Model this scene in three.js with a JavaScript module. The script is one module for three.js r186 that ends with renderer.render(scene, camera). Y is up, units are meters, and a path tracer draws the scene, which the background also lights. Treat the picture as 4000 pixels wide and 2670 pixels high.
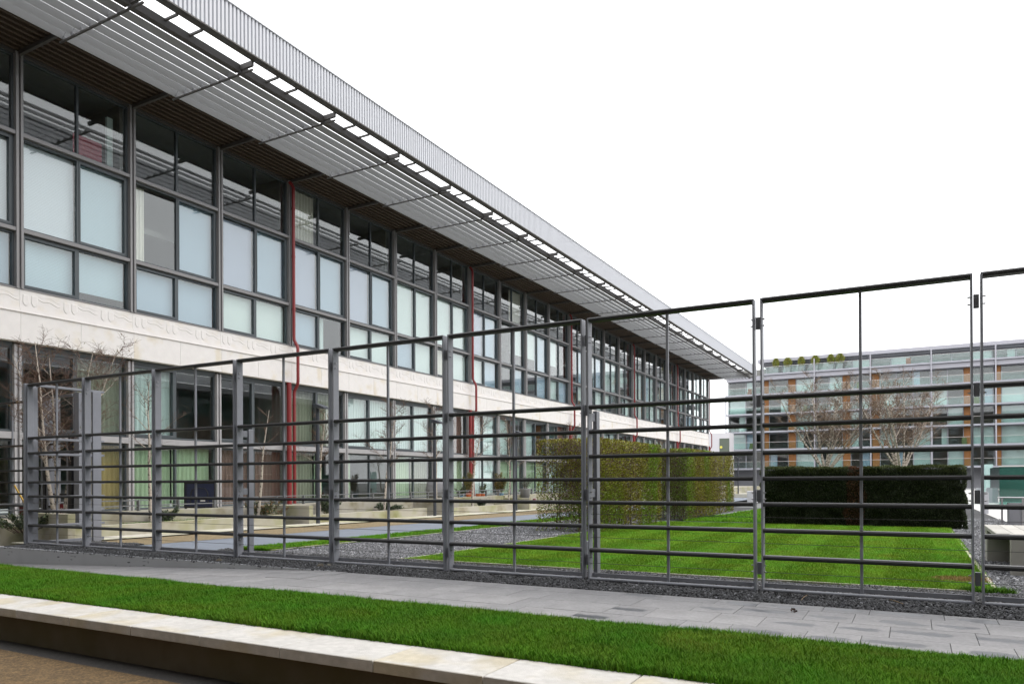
import * as THREE from 'three';
import { mergeGeometries } from 'three/addons/utils/BufferGeometryUtils.js';

// ---------------------------------------------------------------- camera, sky, sun, exposure
const scene = new THREE.Scene();
const EYE = 1.246, FPX = 2898.5, CY = 1866.4, YAW = 0.4986, PITCH = 0.0023, ROLL = 0.0051;
const camera = new THREE.PerspectiveCamera(2 * Math.atan(1335 / FPX) * 180 / Math.PI, 4000 / 2670, 0.1, 900);
camera.position.set(0, EYE, 0);
camera.rotation.order = 'YXZ';
camera.rotation.set(PITCH, YAW, -ROLL);
camera.setViewOffset(4000, 2670, 0, 1335 - CY, 4000, 2670);        // a rising front, as verticals are upright in the photograph
camera.updateProjectionMatrix();
scene.add(camera);

const renderer = new THREE.WebGLRenderer({ antialias: true });
renderer.setSize(1024, 683);
renderer.toneMapping = THREE.LinearToneMapping;
renderer.toneMappingExposure = 2.15;
renderer.shadowMap.enabled = true;

// seeded random numbers and tiling noise
function rng(seed) { let s = seed >>> 0; return () => { s = (s + 0x6d2b79f5) >>> 0; let t = Math.imul(s ^ (s >>> 15), 1 | s); t = (t + Math.imul(t ^ (t >>> 7), 61 | t)) ^ t; return ((t ^ (t >>> 14)) >>> 0) / 4294967296; }; }
function lattice(n, seed) {
  const r = rng(seed), v = new Float32Array(n * n); for (let i = 0; i < v.length; i++) v[i] = r();
  return (x, y) => {                                              // x, y in cells, wraps at n
    const xi = Math.floor(x), yi = Math.floor(y), fx = x - xi, fy = y - yi, u = fx * fx * (3 - 2 * fx), w = fy * fy * (3 - 2 * fy);
    const a = ((xi % n) + n) % n, b = (a + 1) % n, c = ((yi % n) + n) % n, d = (c + 1) % n;
    return (v[c * n + a] * (1 - u) + v[c * n + b] * u) * (1 - w) + (v[d * n + a] * (1 - u) + v[d * n + b] * u) * w;
  };
}
function fbm(seed, base = 8, oct = 4) {                            // (u, v in 0..1) -> 0..1, tiling
  const L = []; for (let k = 0; k < oct; k++) L.push(lattice(base << k, seed + k * 17));
  return (u, v) => { let s = 0, a = 0.5, t = 0; for (let k = 0; k < oct; k++) { s += a * L[k](u * (base << k), v * (base << k)); t += a; a *= 0.5; } return s / t; };
}
const clamp = (x, a = 0, b = 1) => Math.min(b, Math.max(a, x));
const smooth = (a, b, x) => { const t = clamp((x - a) / (b - a)); return t * t * (3 - 2 * t); };

{ // an even, thick layer of cloud: brighter overhead than at the horizon, with faint broad structure
  const W = 256, H = 128, d = new Float32Array(W * H * 4), n = fbm(5, 4, 4);
  for (let j = 0; j < H; j++) for (let i = 0; i < W; i++) {
    const el = (j + 0.5) / H * Math.PI - Math.PI / 2, s = Math.max(0, Math.sin(el));
    const c = (0.98 + 0.42 * s) * (0.93 + 0.14 * n(i / W, j / H)), o = (j * W + i) * 4;
    d[o] = c * 0.985; d[o + 1] = c * 0.995; d[o + 2] = c * 1.02; d[o + 3] = 1;
  }
  const sky = new THREE.DataTexture(d, W, H, THREE.RGBAFormat, THREE.FloatType);
  sky.mapping = THREE.EquirectangularReflectionMapping; sky.magFilter = THREE.LinearFilter; sky.minFilter = THREE.LinearFilter; sky.wrapS = THREE.RepeatWrapping; sky.needsUpdate = true;
  scene.background = sky; scene.environment = sky;
}
const sun = new THREE.DirectionalLight(0xfff4e6, 0.6);             // the sun behind the cloud: very soft
sun.position.set(30, 70, -60); sun.target.position.set(-10, 0, -30);
sun.castShadow = true; sun.shadow.radius = 40; sun.shadow.mapSize.set(2048, 2048);
Object.assign(sun.shadow.camera, { left: -90, right: 90, top: 90, bottom: -90, near: 1, far: 260 });
scene.add(sun, sun.target);

// ---------------------------------------------------------------- from photo pixels to places
const gy = (z) => (z > -9 ? 0 : z < -49 ? -0.32 : 0.008 * (z + 9));   // the ground falls gently away behind the fence
function ray(px, py) {
  const u = px - 2000, v = py - CY, cr = Math.cos(ROLL), sr = Math.sin(ROLL), a = (u * cr - v * sr) / FPX, b = -(u * sr + v * cr) / FPX;
  const zf = Math.cos(PITCH) - b * Math.sin(PITCH), yu = Math.sin(PITCH) + b * Math.cos(PITCH), s = Math.sin(YAW), c = Math.cos(YAW);
  return [a * c - zf * s, yu, -a * s - zf * c];
}
function at(px, py, lift = 0) { const d = ray(px, py); let g = 0, t = 1; for (let k = 0; k < 30; k++) { t = (g + lift - EYE) / d[1]; g = gy(d[2] * t); } return [d[0] * t, g + lift, d[2] * t]; }
const onX = (px, py, X) => { const d = ray(px, py), t = X / d[0]; return [X, EYE + d[1] * t, d[2] * t]; };
const onZ = (px, py, Z) => { const d = ray(px, py), t = Z / d[2]; return [d[0] * t, EYE + d[1] * t, Z]; };

// ---------------------------------------------------------------- building helpers
const taken = {}, origin = new Map();
function numbered(name) { const k = (taken[name] = (taken[name] ?? -1) + 1); return k ? name + '_' + String(k).padStart(3, '0') : name; }
function tag(o, label, category, group, kind) { if (label) o.userData.label = label; if (category) o.userData.category = category; if (group) o.userData.group = group; if (kind) o.userData.kind = kind; return o; }
function thing(name, label, category, pos = [0, 0, 0], group) { const o = new THREE.Group(); o.name = numbered(name); o.position.set(...pos); origin.set(o, pos); scene.add(o); return tag(o, label, category, group); }
// add(parent, name, geometry, material, world position of the geometry's own origin, rotation about y)
function add(parent, name, geo, mat, pos = [0, 0, 0], ry = 0, rx = 0, rz = 0) {
  const m = new THREE.Mesh(geo, mat), p = parent ? origin.get(parent) : [0, 0, 0];
  m.name = parent ? name : numbered(name); m.position.set(pos[0] - p[0], pos[1] - p[1], pos[2] - p[2]); m.rotation.set(rx, ry, rz);
  m.castShadow = m.receiveShadow = true; origin.set(m, pos); (parent ?? scene).add(m); return m;
}
const structure = (name, geo, mat, pos, label) => tag(add(null, name, geo, mat, pos), label, name.replace(/_/g, ' '), null, 'structure');

function metreUV(g, ou = 0, ov = 0) {                              // uv in metres, along the two axes each face lies in
  const p = g.attributes.position, n = g.attributes.normal, uv = new Float32Array(p.count * 2);
  for (let i = 0; i < p.count; i++) {
    const a = Math.abs(n.getX(i)), b = Math.abs(n.getY(i)), c = Math.abs(n.getZ(i)), x = p.getX(i), y = p.getY(i), z = p.getZ(i);
    const [u, v] = b >= a && b >= c ? [x, z] : a >= c ? [z, y] : [x, y];
    uv[2 * i] = u + ou; uv[2 * i + 1] = v + ov;
  }
  g.setAttribute('uv', new THREE.BufferAttribute(uv, 2)); return g;
}
const made = {};
function box(w, h, d, variant = 0) {                               // centred box, shared between equal pieces
  const k = [w, h, d].map((x) => x.toFixed(4)).join() + variant;
  return made[k] ??= metreUV(new THREE.BoxGeometry(w, h, d), variant * 0.737, variant * 0.411);
}
function chamfer(w, h, d, c = 0.006, variant = 0) {                 // box with bevelled edges
  const k = 'c' + [w, h, d, c].map((x) => x.toFixed(4)).join() + variant;
  if (made[k]) return made[k];
  const a = Math.min(w, h, d) === w ? 0 : Math.min(w, h, d) === h ? 1 : 2, [L, M, N] = a === 0 ? [d, h, w] : a === 1 ? [w, d, h] : [w, h, d];
  const s = new THREE.Shape(); s.moveTo(-L / 2 + c, -M / 2 + c); s.lineTo(L / 2 - c, -M / 2 + c); s.lineTo(L / 2 - c, M / 2 - c); s.lineTo(-L / 2 + c, M / 2 - c); s.closePath();
  const g = new THREE.ExtrudeGeometry(s, { depth: N - 2 * c, bevelEnabled: true, bevelThickness: c, bevelSize: c, bevelSegments: 1 }); g.translate(0, 0, -N / 2 + c);
  if (a === 0) g.rotateY(Math.PI / 2); if (a === 1) g.rotateX(-Math.PI / 2);
  g.computeVertexNormals(); return made[k] = metreUV(g, variant * 0.737, variant * 0.411);
}
const bx = (x0, x1, y0, y1, z0, z1) => metreUV(new THREE.BoxGeometry(Math.abs(x1 - x0), Math.abs(y1 - y0), Math.abs(z1 - z0)).translate((x0 + x1) / 2, (y0 + y1) / 2, (z0 + z1) / 2));
const merge = (list) => { const l = list.map((g) => (g.index ? g.toNonIndexed() : g)); for (const g of l) for (const k of Object.keys(g.attributes)) if (!['position', 'normal', 'uv'].includes(k)) g.deleteAttribute(k); return mergeGeometries(l); };
// boxWorld: a mesh from world limits, centred on itself
function slab(parent, name, mat, x0, x1, y0, y1, z0, z1, bevel = 0, variant = 0) {
  const w = Math.abs(x1 - x0), h = Math.abs(y1 - y0), d = Math.abs(z1 - z0);
  return add(parent, name, bevel ? chamfer(w, h, d, bevel, variant) : box(w, h, d, variant), mat, [(x0 + x1) / 2, (y0 + y1) / 2, (z0 + z1) / 2]);
}
function cyl(r0, r1, h, seg = 10) { const k = 'y' + [r0, r1, h, seg].join(); return made[k] ??= new THREE.CylinderGeometry(r1, r0, h, seg); }
function tubeGeo(points, r, seg = 8, steps) { const c = new THREE.CatmullRomCurve3(points.map((p) => new THREE.Vector3(...p)), false, 'catmullrom', 0.05); return new THREE.TubeGeometry(c, steps ?? points.length * 6, r, seg); }
// a sheet of ground over a grid, following the slope
function sheet(x0, x1, z0, z1, lift, nx = 1, nz = 12, height) {
  const P = [], U = [], I = [];
  for (let j = 0; j <= nz; j++) for (let i = 0; i <= nx; i++) { const x = x0 + (x1 - x0) * i / nx, z = z0 + (z1 - z0) * j / nz; P.push(x, (height ? height(x, z) : gy(z)) + lift, z); U.push(x, z); }
  for (let j = 0; j < nz; j++) for (let i = 0; i < nx; i++) { const a = j * (nx + 1) + i, b = a + 1, c = a + nx + 1, d = c + 1; I.push(a, c, b, b, c, d); }
  const g = new THREE.BufferGeometry(); g.setAttribute('position', new THREE.Float32BufferAttribute(P, 3)); g.setAttribute('uv', new THREE.Float32BufferAttribute(U, 2)); g.setIndex(I);
  if (z1 < z0 === x1 > x0) { for (let k = 0; k < I.length; k += 3) [I[k + 1], I[k + 2]] = [I[k + 2], I[k + 1]]; g.setIndex(I); }
  g.computeVertexNormals(); return g;
}

// ---------------------------------------------------------------- textures and materials
function tex(size, metres, fn, srgb = true) {                      // fn(u, v) -> grey or [r, g, b], 0..1
  const d = new Uint8Array(size * size * 4);
  for (let j = 0; j < size; j++) for (let i = 0; i < size; i++) { let c = fn(i / size, j / size); if (!c.length) c = [c, c, c]; const o = (j * size + i) * 4; for (let k = 0; k < 3; k++) d[o + k] = clamp(c[k]) * 255; d[o + 3] = 255; }
  const t = new THREE.DataTexture(d, size, size); t.wrapS = t.wrapT = THREE.RepeatWrapping; t.magFilter = THREE.LinearFilter; t.minFilter = THREE.LinearMipmapLinearFilter; t.generateMipmaps = true;
  t.repeat.set(1 / metres, 1 / metres); if (srgb) t.colorSpace = THREE.SRGBColorSpace; t.needsUpdate = true; return t;
}
const rgb = (r, g, b) => new THREE.Color().setRGB(r, g, b);
function std(color, roughness = 0.8, more = {}) { return new THREE.MeshStandardMaterial({ color: Array.isArray(color) ? rgb(...color) : color, roughness, side: THREE.DoubleSide, ...more }); }
const nA = fbm(11, 4, 5), nB = fbm(23, 16, 4), nC = fbm(37, 64, 2), nD = fbm(41, 3, 4);
const mottle = tex(512, 1.6, (u, v) => 0.80 + 0.13 * nA(u, v) + 0.07 * nB(u, v));
const speckle = tex(512, 0.7, (u, v) => { const g = nC(u, v); return 0.62 + 0.22 * nB(u, v) + 0.3 * (g - 0.5) + (g > 0.72 ? 0.12 : 0); });
const grain = tex(256, 0.35, (u, v) => nC(u, v), false);
const stain = tex(512, 3.1, (u, v) => { const s = smooth(0.5, 0.75, nA(u, v)), m = smooth(0.55, 0.8, nD(v, u)), f = nB(u, v); return [0.9 - 0.22 * s * f - 0.12 * m, 0.89 - 0.24 * s * f - 0.10 * m, 0.86 - 0.32 * s * f - 0.24 * m]; });
const stonemap = tex(512, 2.3, (u, v) => { const s = smooth(0.55, 0.8, nA(u, v)); return [0.985 - 0.03 * s - 0.04 * nB(u, v), 0.975 - 0.05 * s - 0.04 * nB(u, v), 0.965 - 0.10 * s - 0.04 * nB(u, v)]; });
const copingMap = tex(512, 2.6, (u, v) => { const s = smooth(0.52, 0.7, nA(u, v)), f = nB(u, v), d = nC(u, v); const g = 0.90 + 0.10 * f + 0.10 * (d - 0.5); return [g - 0.02 * s, g - 0.05 * s, g - 0.13 * s]; });
const coarse = tex(512, 0.9, (u, v) => { const g = nC(u, v), h = nB(u, v), p = nA(u, v); return clamp(0.55 + 0.45 * (g - 0.45) + 0.22 * h + 0.12 * p); });
const scuffs = tex(512, 2.0, (u, v) => { const s = smooth(0.66, 0.72, nB(u, v * 4 % 1)) * smooth(0.58, 0.64, nA(v, u)), n = nA(u, v); return 0.86 + 0.12 * n - 0.5 * s; });

const M = {
  paint: std([0.25, 0.26, 0.295], 0.5, { map: mottle }),
  rail: std([0.013, 0.013, 0.014], 0.55),
  cable: std([0.10, 0.10, 0.10], 0.4, { metalness: 0.6 }),
  bolt: std([0.45, 0.45, 0.46], 0.35, { metalness: 0.9 }),
  black: std([0.012, 0.012, 0.014], 0.5),
  frame: std([0.22, 0.215, 0.22], 0.5),
  frameDark: std([0.06, 0.072, 0.08], 0.5),
  transom: std([0.20, 0.195, 0.20], 0.5),
  ledge: std([0.42, 0.41, 0.42], 0.55, { map: mottle }),
  stone: std([0.80, 0.79, 0.79], 0.85, { map: stonemap, bumpMap: grain, bumpScale: 0.001 }),
  coping: std([0.50, 0.485, 0.46], 0.8, { map: copingMap, bumpMap: grain, bumpScale: 0.0015 }),
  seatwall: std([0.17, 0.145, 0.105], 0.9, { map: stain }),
  concrete: std([0.50, 0.48, 0.435], 0.88, { map: stain, bumpMap: grain, bumpScale: 0.001 }),
  paintedConcrete: std([0.46, 0.47, 0.49], 0.6, { map: scuffs }),
  kerb: std([0.62, 0.61, 0.58], 0.8, { map: stain }),
  red: std([0.22, 0.022, 0.024], 0.4),
  soffit: std([0.085, 0.060, 0.042], 0.75, { map: mottle }),
  rafter: std([0.07, 0.065, 0.062], 0.6),
  blade: std([0.33, 0.335, 0.35], 0.5),
  gusset: std([0.30, 0.305, 0.32], 0.55),
  fascia: std([0.50, 0.51, 0.54], 0.5),
  roofing: std([0.25, 0.25, 0.26], 0.7),
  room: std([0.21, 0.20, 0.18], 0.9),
  roomDark: std([0.22, 0.215, 0.20], 0.9),
  glass: new THREE.MeshPhysicalMaterial({ color: rgb(0.94, 0.975, 0.97), roughness: 0.0, transmission: 1, thickness: 0, ior: 1.62, side: THREE.DoubleSide }),
  glassGreen: new THREE.MeshPhysicalMaterial({ color: rgb(0.90, 0.965, 0.95), roughness: 0.02, transmission: 1, thickness: 0, ior: 1.5, side: THREE.DoubleSide }),
  glassDeep: new THREE.MeshPhysicalMaterial({ color: rgb(0.36, 0.58, 0.54), roughness: 0.03, transmission: 1, thickness: 0, ior: 1.5, side: THREE.DoubleSide }),
  resin: std([0.20, 0.125, 0.05], 0.92, { map: coarse, bumpMap: grain, bumpScale: 0.004 }),
  frosted: new THREE.MeshPhysicalMaterial({ color: rgb(0.62, 0.76, 0.74), roughness: 0.55, transmission: 0.6, thickness: 0, ior: 1.5, side: THREE.DoubleSide }),
  tan: std([0.37, 0.28, 0.15], 0.9, { map: speckle, bumpMap: grain, bumpScale: 0.003 }),
  blue: std([0.185, 0.21, 0.255], 0.7, { map: mottle, bumpMap: grain, bumpScale: 0.001 }),
  gutter: std([0.05, 0.045, 0.04], 0.8, { map: speckle }),
  soil: std([0.05, 0.04, 0.03], 1, { map: speckle }),
  turf: std([0.035, 0.075, 0.012], 1, { map: speckle }),
  gravelBed: std([0.045, 0.046, 0.05], 0.95, { map: speckle }),
  whitePath: std([0.55, 0.54, 0.52], 0.8, { map: mottle }),
  ground: std([0.16, 0.165, 0.165], 0.9, { map: mottle }),
  lamp: std([0.045, 0.05, 0.062], 0.45),
  lampGlass: std([0.5, 0.52, 0.52], 0.4),
};

// ================================================================= the setting: ground, paths, lawns
structure('ground', sheet(-300, 300, -400, 80, -0.42, 2, 60, (x, z) => Math.min(0, gy(z))), M.ground, [0, 0, 0], 'plain grey ground under and around the whole courtyard');
const rampY = (x) => (x > -7.2 ? 0 : x < -15.6 ? -0.31 : -0.31 * (-7.2 - x) / 8.4);   // the pavement ramps down past the gravel's concrete edge
const rowZ = [-7.78, -7.48, -6.98, -6.48, -5.98];
{ // paving: every slab a piece of its own
  const bed = structure('pavement', sheet(-16.5, 2.6, -7.78, -5.95, -0.02, 24, 1, (x) => rampY(x)), std([0.16, 0.155, 0.15], 0.95, { map: speckle }), [0, 0, 0], 'pale grey slab pavement between the lawn strip and the tall screen fence');
  const wet = []; // slab colours: dry grey stone, some with damp hollows
  const N = 8;
  for (let k = 0; k < N; k++) {
    const b = fbm(300 + k, 3, 4), f = fbm(330 + k, 32, 2), wetness = k < 4 ? 0 : 0.5, cx = 0.35 + 0.1 * (k % 3), cy = 0.45 + 0.1 * (k % 2);
    const map = tex(192, 1, (u, v) => { const r = Math.hypot((u - cx) * 1.0, (v - cy) * 2.2) + 0.5 * (b(u, v) - 0.5), w = smooth(0.30, 0.2, r) * wetness; const g = 0.78 + 0.12 * b(u, v) + 0.12 * (f(u, v) - 0.5); return [g * (1 - w), g * (1 - w * 0.96), g * (1 - w * 0.9)]; });
    const rough = tex(128, 1, (u, v) => { const r = Math.hypot((u - cx) * 1.0, (v - cy) * 2.2) + 0.5 * (b(u, v) - 0.5), w = smooth(0.30, 0.2, r) * (wetness ? 1 : 0); return 0.78 - 0.4 * w; }, false);
    wet.push(std([0.285 + 0.02 * (k % 3), 0.282 + 0.019 * (k % 3), 0.288 + 0.018 * (k % 3)], 1, { map, roughnessMap: rough, bumpMap: grain, bumpScale: 0.0006 }));
  }
  const r = rng(77);
  const starts = [-1.783, -1.49, -1.59, -1.38];
  for (let row = 0; row < 4; row++) {
    const z1 = rowZ[row], z0 = rowZ[row + 1], d = z0 - z1 - 0.004;
    let x = starts[row] - 1 * 15, long = row % 2 === 0 ? false : true, k = 0;
    while (x < 2.2) {
      const w = (long ? 0.6 : 0.4), cx = x + w / 2; long = !long; x += w;
      const y = rampY(cx), slope = Math.atan2(rampY(cx + w / 2) - rampY(cx - w / 2), w), right = cx > -2.6 && r() < 0.75;
      const g = chamfer(w - 0.004, 0.05, d, 0.0025, 0);
      const key = 'slab' + w + row; const geo = made[key] ??= (() => { const q = g.clone(), p = q.attributes.position, uv = new Float32Array(p.count * 2); for (let i = 0; i < p.count; i++) { uv[2 * i] = p.getX(i) / 0.62 + 0.5; uv[2 * i + 1] = p.getZ(i) / 0.62 + 0.5; } q.setAttribute('uv', new THREE.BufferAttribute(uv, 2)); return q; })();
      add(bed, 'paving_slab', geo, wet[right ? 4 + Math.floor(r() * 4) : Math.floor(r() * 4)], [cx, y - 0.025 + (r() - 0.5) * 0.003, (z0 + z1) / 2], 0, 0, slope);
      k++;
    }
  }
}
structure('lawn_soil', sheet(-16.5, 3, -5.985, -4.55, -0.004, 8, 2, () => 0), M.turf, [0, 0, 0], 'earth under the narrow lawn strip behind the stone seat');
structure('gravel_bed', sheet(-15.4, 3.2, -9.33, -7.78, -0.012, 4, 2), M.gravelBed, [0, 0, 0], 'dark gravel strip under the screen fence');
structure('lawn', sheet(-7.0, 0.76, -22.6, -9.33, 0.012, 2, 12), M.turf, [0, 0, 0], 'earth under the mown lawn behind the fence');
structure('gravel_patch', sheet(-10.0, -7.03, -40, -9.33, -0.012, 2, 12), M.gravelBed, [0, 0, 0], 'gravel ground below the clipped beech hedges');
structure('grass_verge', sheet(-10.95, -10.06, -46, -9.6, 0.0, 1, 12), M.turf, [0, 0, 0], 'thin earth verge between the blue grey path and the gravel');
structure('blue_path', sheet(-13.4, -10.95, -100, -8.92, 0.0, 1, 24), M.blue, [0, 0, 0], 'smooth blue grey path running alongside the glazed block');
structure('tan_path', sheet(-15.1, -13.4, -100, -9.42, 0.004, 1, 24), M.tan, [0, 0, 0], 'tan resin strip along the planters');
structure('white_kerb', sheet(-16.05, -15.1, -100, -8.3, 0.03, 1, 24), M.kerb, [0, 0, 0], 'white stone edging at the foot of the planter walls');
structure('gravel_court', sheet(0.76, 2.45, -60, -9.33, -0.012, 1, 24), M.gravelBed, [0, 0, 0], 'gravel strip beside the lawn under the concrete bench');
structure('white_path', sheet(2.45, 9, -110, -9.33, 0.0, 1, 24), M.whitePath, [0, 0, 0], 'white stone path beyond the gravel');
structure('far_lawn', sheet(-6.6, 0.76, -60, -23.9, 0.0, 1, 12), M.turf, [0, 0, 0], 'far lawn beyond the dark hedge');
structure('gravel_crosspath', sheet(-7.03, 0.76, -23.9, -22.6, -0.004, 1, 1), M.gravelBed, [0, 0, 0], 'narrow gravel cross path between the two lawns');
structure('terrace', (() => bx(-23.6, -17.35, -0.4, 0.28, -98, -4))(), M.concrete, [0, 0, 0], 'raised concrete terrace at the foot of the glazed block');
structure('resin_path', sheet(-30, 12, -3.92, 2.4, -0.36, 4, 2, () => 0), M.resin, [0, 0, 0], 'tan resin path in front of the stone seat wall');
structure('drain_strip', sheet(-30, 12, -4.17, -3.92, -0.365, 4, 1, () => 0), M.gutter, [0, 0, 0], 'dark drain strip along the foot of the seat wall');

{ // low stone seat: coping stones on a recessed wall
  const t = thing('stone_seat_wall', 'low wall with pale coping stones along the edge of the lawn strip', 'seat wall', [-4, -0.36, -4.3]);
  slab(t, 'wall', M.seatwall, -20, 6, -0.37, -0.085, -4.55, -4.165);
  const r = rng(5);
  for (let k = 0, x = -16.6; x < 5; k++, x += 0.886) { slab(t, 'coping_stone', M.coping, x + 0.004, x + 0.882, -0.083 + (r() - 0.5) * 0.002, 0.0, -4.56, -4.05, 0.005, k % 6); }
}
{ // concrete upstand holding the gravel above the ramp: its foot follows the pavement
  const s = new THREE.Shape(); s.moveTo(-15.75, -0.36); s.lineTo(-7.0, -0.06); s.lineTo(-7.0, 0.004); s.lineTo(-15.75, 0.015); s.closePath();
  const g = metreUV(new THREE.ExtrudeGeometry(s, { depth: 0.12, bevelEnabled: false }).translate(0, 0, -7.9));
  tag(add(null, 'concrete_upstand', g, M.paintedConcrete, [0, 0, 0]), 'scuffed grey painted concrete edge tapering along the ramped pavement', 'upstand');
}
function strip(name, label, mat, x0, x1, y0, y1, z0, z1) { const m = slab(null, name, mat, x0, x1, y0, y1, z0, z1); tag(m, label, 'edging'); return m; }
strip('lawn_edging', 'thin concrete edging along the front of the mown lawn', M.concrete, -7.07, 0.5, -0.02, 0.035, -9.345, -9.31);
{ const g = sheet(-10.07, -10.0, -40, -9.5, 0.03, 1, 10); tag(add(null, 'verge_edging', merge([g, sheet(-10.0, -9.995, -40, -9.5, 0.0, 1, 10)]), M.concrete), 'thin pale edging between grass verge and gravel', 'edging'); }
{ const g = sheet(-7.06, -7.01, -22.6, -9.33, 0.03, 1, 10); tag(add(null, 'lawn_side_edging', g, M.concrete), 'thin pale edging between mown lawn and hedge gravel', 'edging'); }
{ const g = sheet(0.74, 0.78, -22.6, -9.33, 0.03, 1, 10); tag(add(null, 'lawn_bench_edging', g, M.concrete), 'thin pale edging between mown lawn and bench gravel', 'edging'); }

// ---------------------------------------------------------------- grass, gravel (nobody could count them)
function tuft(seed, h, n, spread, lean) {
  const r = rng(seed), P = [], I = [];
  for (let k = 0; k < n; k++) {
    const a = r() * 6.283, b = r() * 6.283, d = spread * Math.sqrt(r()), x = Math.cos(a) * d, z = Math.sin(a) * d, w = 0.0016 + 0.0013 * r(), hh = h * (0.55 + 0.6 * r()), l = lean * (0.3 + r()) * hh;
    const px = -Math.sin(b) * w, pz = Math.cos(b) * w, dx = Math.cos(b), dz = Math.sin(b), o = P.length / 3;
    P.push(x - px, 0, z - pz, x + px, 0, z + pz, x - px * 0.8 + dx * l * 0.35, hh * 0.6, z - pz * 0.8 + dz * l * 0.35, x + px * 0.8 + dx * l * 0.35, hh * 0.6, z + pz * 0.8 + dz * l * 0.35, x + dx * l, hh, z + dz * l);
    I.push(o, o + 1, o + 2, o + 2, o + 1, o + 3, o + 2, o + 3, o + 4);
  }
  const g = new THREE.BufferGeometry(); g.setAttribute('position', new THREE.Float32BufferAttribute(P, 3)); g.setIndex(I); g.computeVertexNormals(); return g;
}
function scatter(name, label, category, geos, mat, n, place, seed) {  // place(r) -> [x, y, z, scale, color]
  const root = thing(name, label, category); root.userData.kind = 'stuff';
  const r = rng(seed), q = new THREE.Object3D(), each = Math.ceil(n / geos.length);
  geos.forEach((g, gi) => {
    const im = new THREE.InstancedMesh(g, mat, each); im.name = name + '_pieces'; im.userData.kind = 'stuff'; im.castShadow = im.receiveShadow = true;
    for (let i = 0; i < each; i++) { const [x, y, z, s, c, tilt] = place(r); q.position.set(x, y, z); q.rotation.set(tilt?.[0] ?? 0, r() * 6.283, tilt?.[1] ?? 0); q.scale.set(s, s * (0.8 + 0.4 * r()), s); q.updateMatrix(); im.setMatrixAt(i, q.matrix); im.setColorAt(i, c); }
    root.add(im);
  });
  return root;
}
const leafMat = (rough = 0.7) => new THREE.MeshPhysicalMaterial({ color: 0xffffff, roughness: rough, specularIntensity: 0.35, side: THREE.DoubleSide });
{
  const m = leafMat(0.85), C = new THREE.Color(), n1 = lattice(64, 9), n2 = lattice(64, 19);
  const geos = [tuft(1, 0.038, 11, 0.028, 0.8), tuft(2, 0.030, 11, 0.032, 1.1), tuft(3, 0.052, 9, 0.03, 0.9)];
  const grassColor = (r, x, z, k, dryness = 1) => { const t = n1(x * 2.5 + 30, z * 2.5 + 30), s = n2(x * 7 + 9, z * 7 + 9), d = smooth(0.78, 0.9, n1(x * 1.3 + 5, z * 2.1 + 44)) * r() * dryness; return C.setRGB((0.062 + 0.036 * t + 0.022 * r()) * k + 0.16 * d, (0.175 + 0.06 * s + 0.035 * r()) * k + 0.05 * d, (0.007 + 0.008 * r()) * k + 0.02 * d).clone(); };
  scatter('grass_strip', 'long deep green grass of the narrow strip behind the stone seat', 'grass', geos, m, 115000, (r) => { const x = -13.5 + 16 * Math.pow(r(), 0.85), e = r(), z = -4.565 - 1.40 * e + (e > 0.9 ? (r() - 0.7) * 0.05 : 0); return [x, -0.004, z, 0.8 + 0.5 * n1(x * 1.7 + 3, z * 1.7 + 7) + 0.25 * r(), grassColor(r, x, z, 0.86, 0.4), [(r() - 0.5) * 0.4, (r() - 0.5) * 0.4]]; }, 21);
  const short = [tuft(4, 0.03, 10, 0.04, 0.8), tuft(5, 0.034, 10, 0.045, 0.9)];
  scatter('mown_lawn', 'bright green striped mown lawn behind the screen fence', 'grass', short, m, 95000, (r) => {
    const z = -9.34 - 13.2 * Math.pow(r(), 1.5), x = -7.0 + 7.76 * r(), stripe = Math.floor((x + 20.2) / 0.62) % 2, dry = Math.hypot((x - 0.55) / 0.36, (z + 10.5) / 0.3) < 0.8 + 0.4 * r();
    const c = grassColor(r, x, z, 1.08, 0); c.r *= 1.2; if (stripe) { c.r *= 1.42; c.g *= 1.36; c.b *= 2.2; } if (dry) c.setRGB(0.27, 0.19, 0.07);
    return [x, gy(z) + 0.01, z, 0.8 + 0.4 * r() + (z < -15 ? 0.5 : 0), c, [(r() - 0.5) * 0.3, stripe ? 0.25 : -0.25]];
  }, 22);
  scatter('verge_grass', 'thin bright green grass verge between blue path and gravel', 'grass', geos, m, 16000, (r) => { const z = -9.6 - 32 * Math.pow(r(), 1.7), x = -10.95 + 0.89 * r(); return [x, gy(z), z, 0.9 + 0.5 * r() + (z < -18 ? 0.5 : 0), grassColor(r, x, z, 1.1)]; }, 23);
  scatter('far_lawn_grass', 'bright green lawn beyond the dark hedge and cross path', 'grass', short, m, 12000, (r) => { const z = -23.9 - 34 * Math.pow(r(), 1.6), x = -6.6 + 7.3 * r(); return [x, gy(z), z, 1.6 + r(), grassColor(r, x, z, 1.2)]; }, 24);
  scatter('grass_clump', 'small overgrown grass clump spilling from the lawn corner near the bench', 'grass', [geos[2]], m, 170, (r) => { const a = r() * 6.28, d = Math.sqrt(r()), x = 0.66 + 0.24 * d * Math.cos(a), z = -9.40 + 0.11 * d * Math.sin(a); return [x, 0, z, 1.3 + 0.5 * r(), grassColor(r, x, z, 0.8)]; }, 25);
  // gravel
  const stones = [0, 1, 2].map((k) => { const r = rng(60 + k), g = new THREE.IcosahedronGeometry(1, 0), p = g.attributes.position, seen = {}; for (let i = 0; i < p.count; i++) { const key = [p.getX(i), p.getY(i), p.getZ(i)].map((v) => v.toFixed(2)).join(), f = seen[key] ??= 0.65 + 0.6 * r(); p.setXYZ(i, p.getX(i) * f * 1.15, p.getY(i) * f * 0.72, p.getZ(i) * f * 0.9); } g.computeVertexNormals(); return g; });
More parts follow.
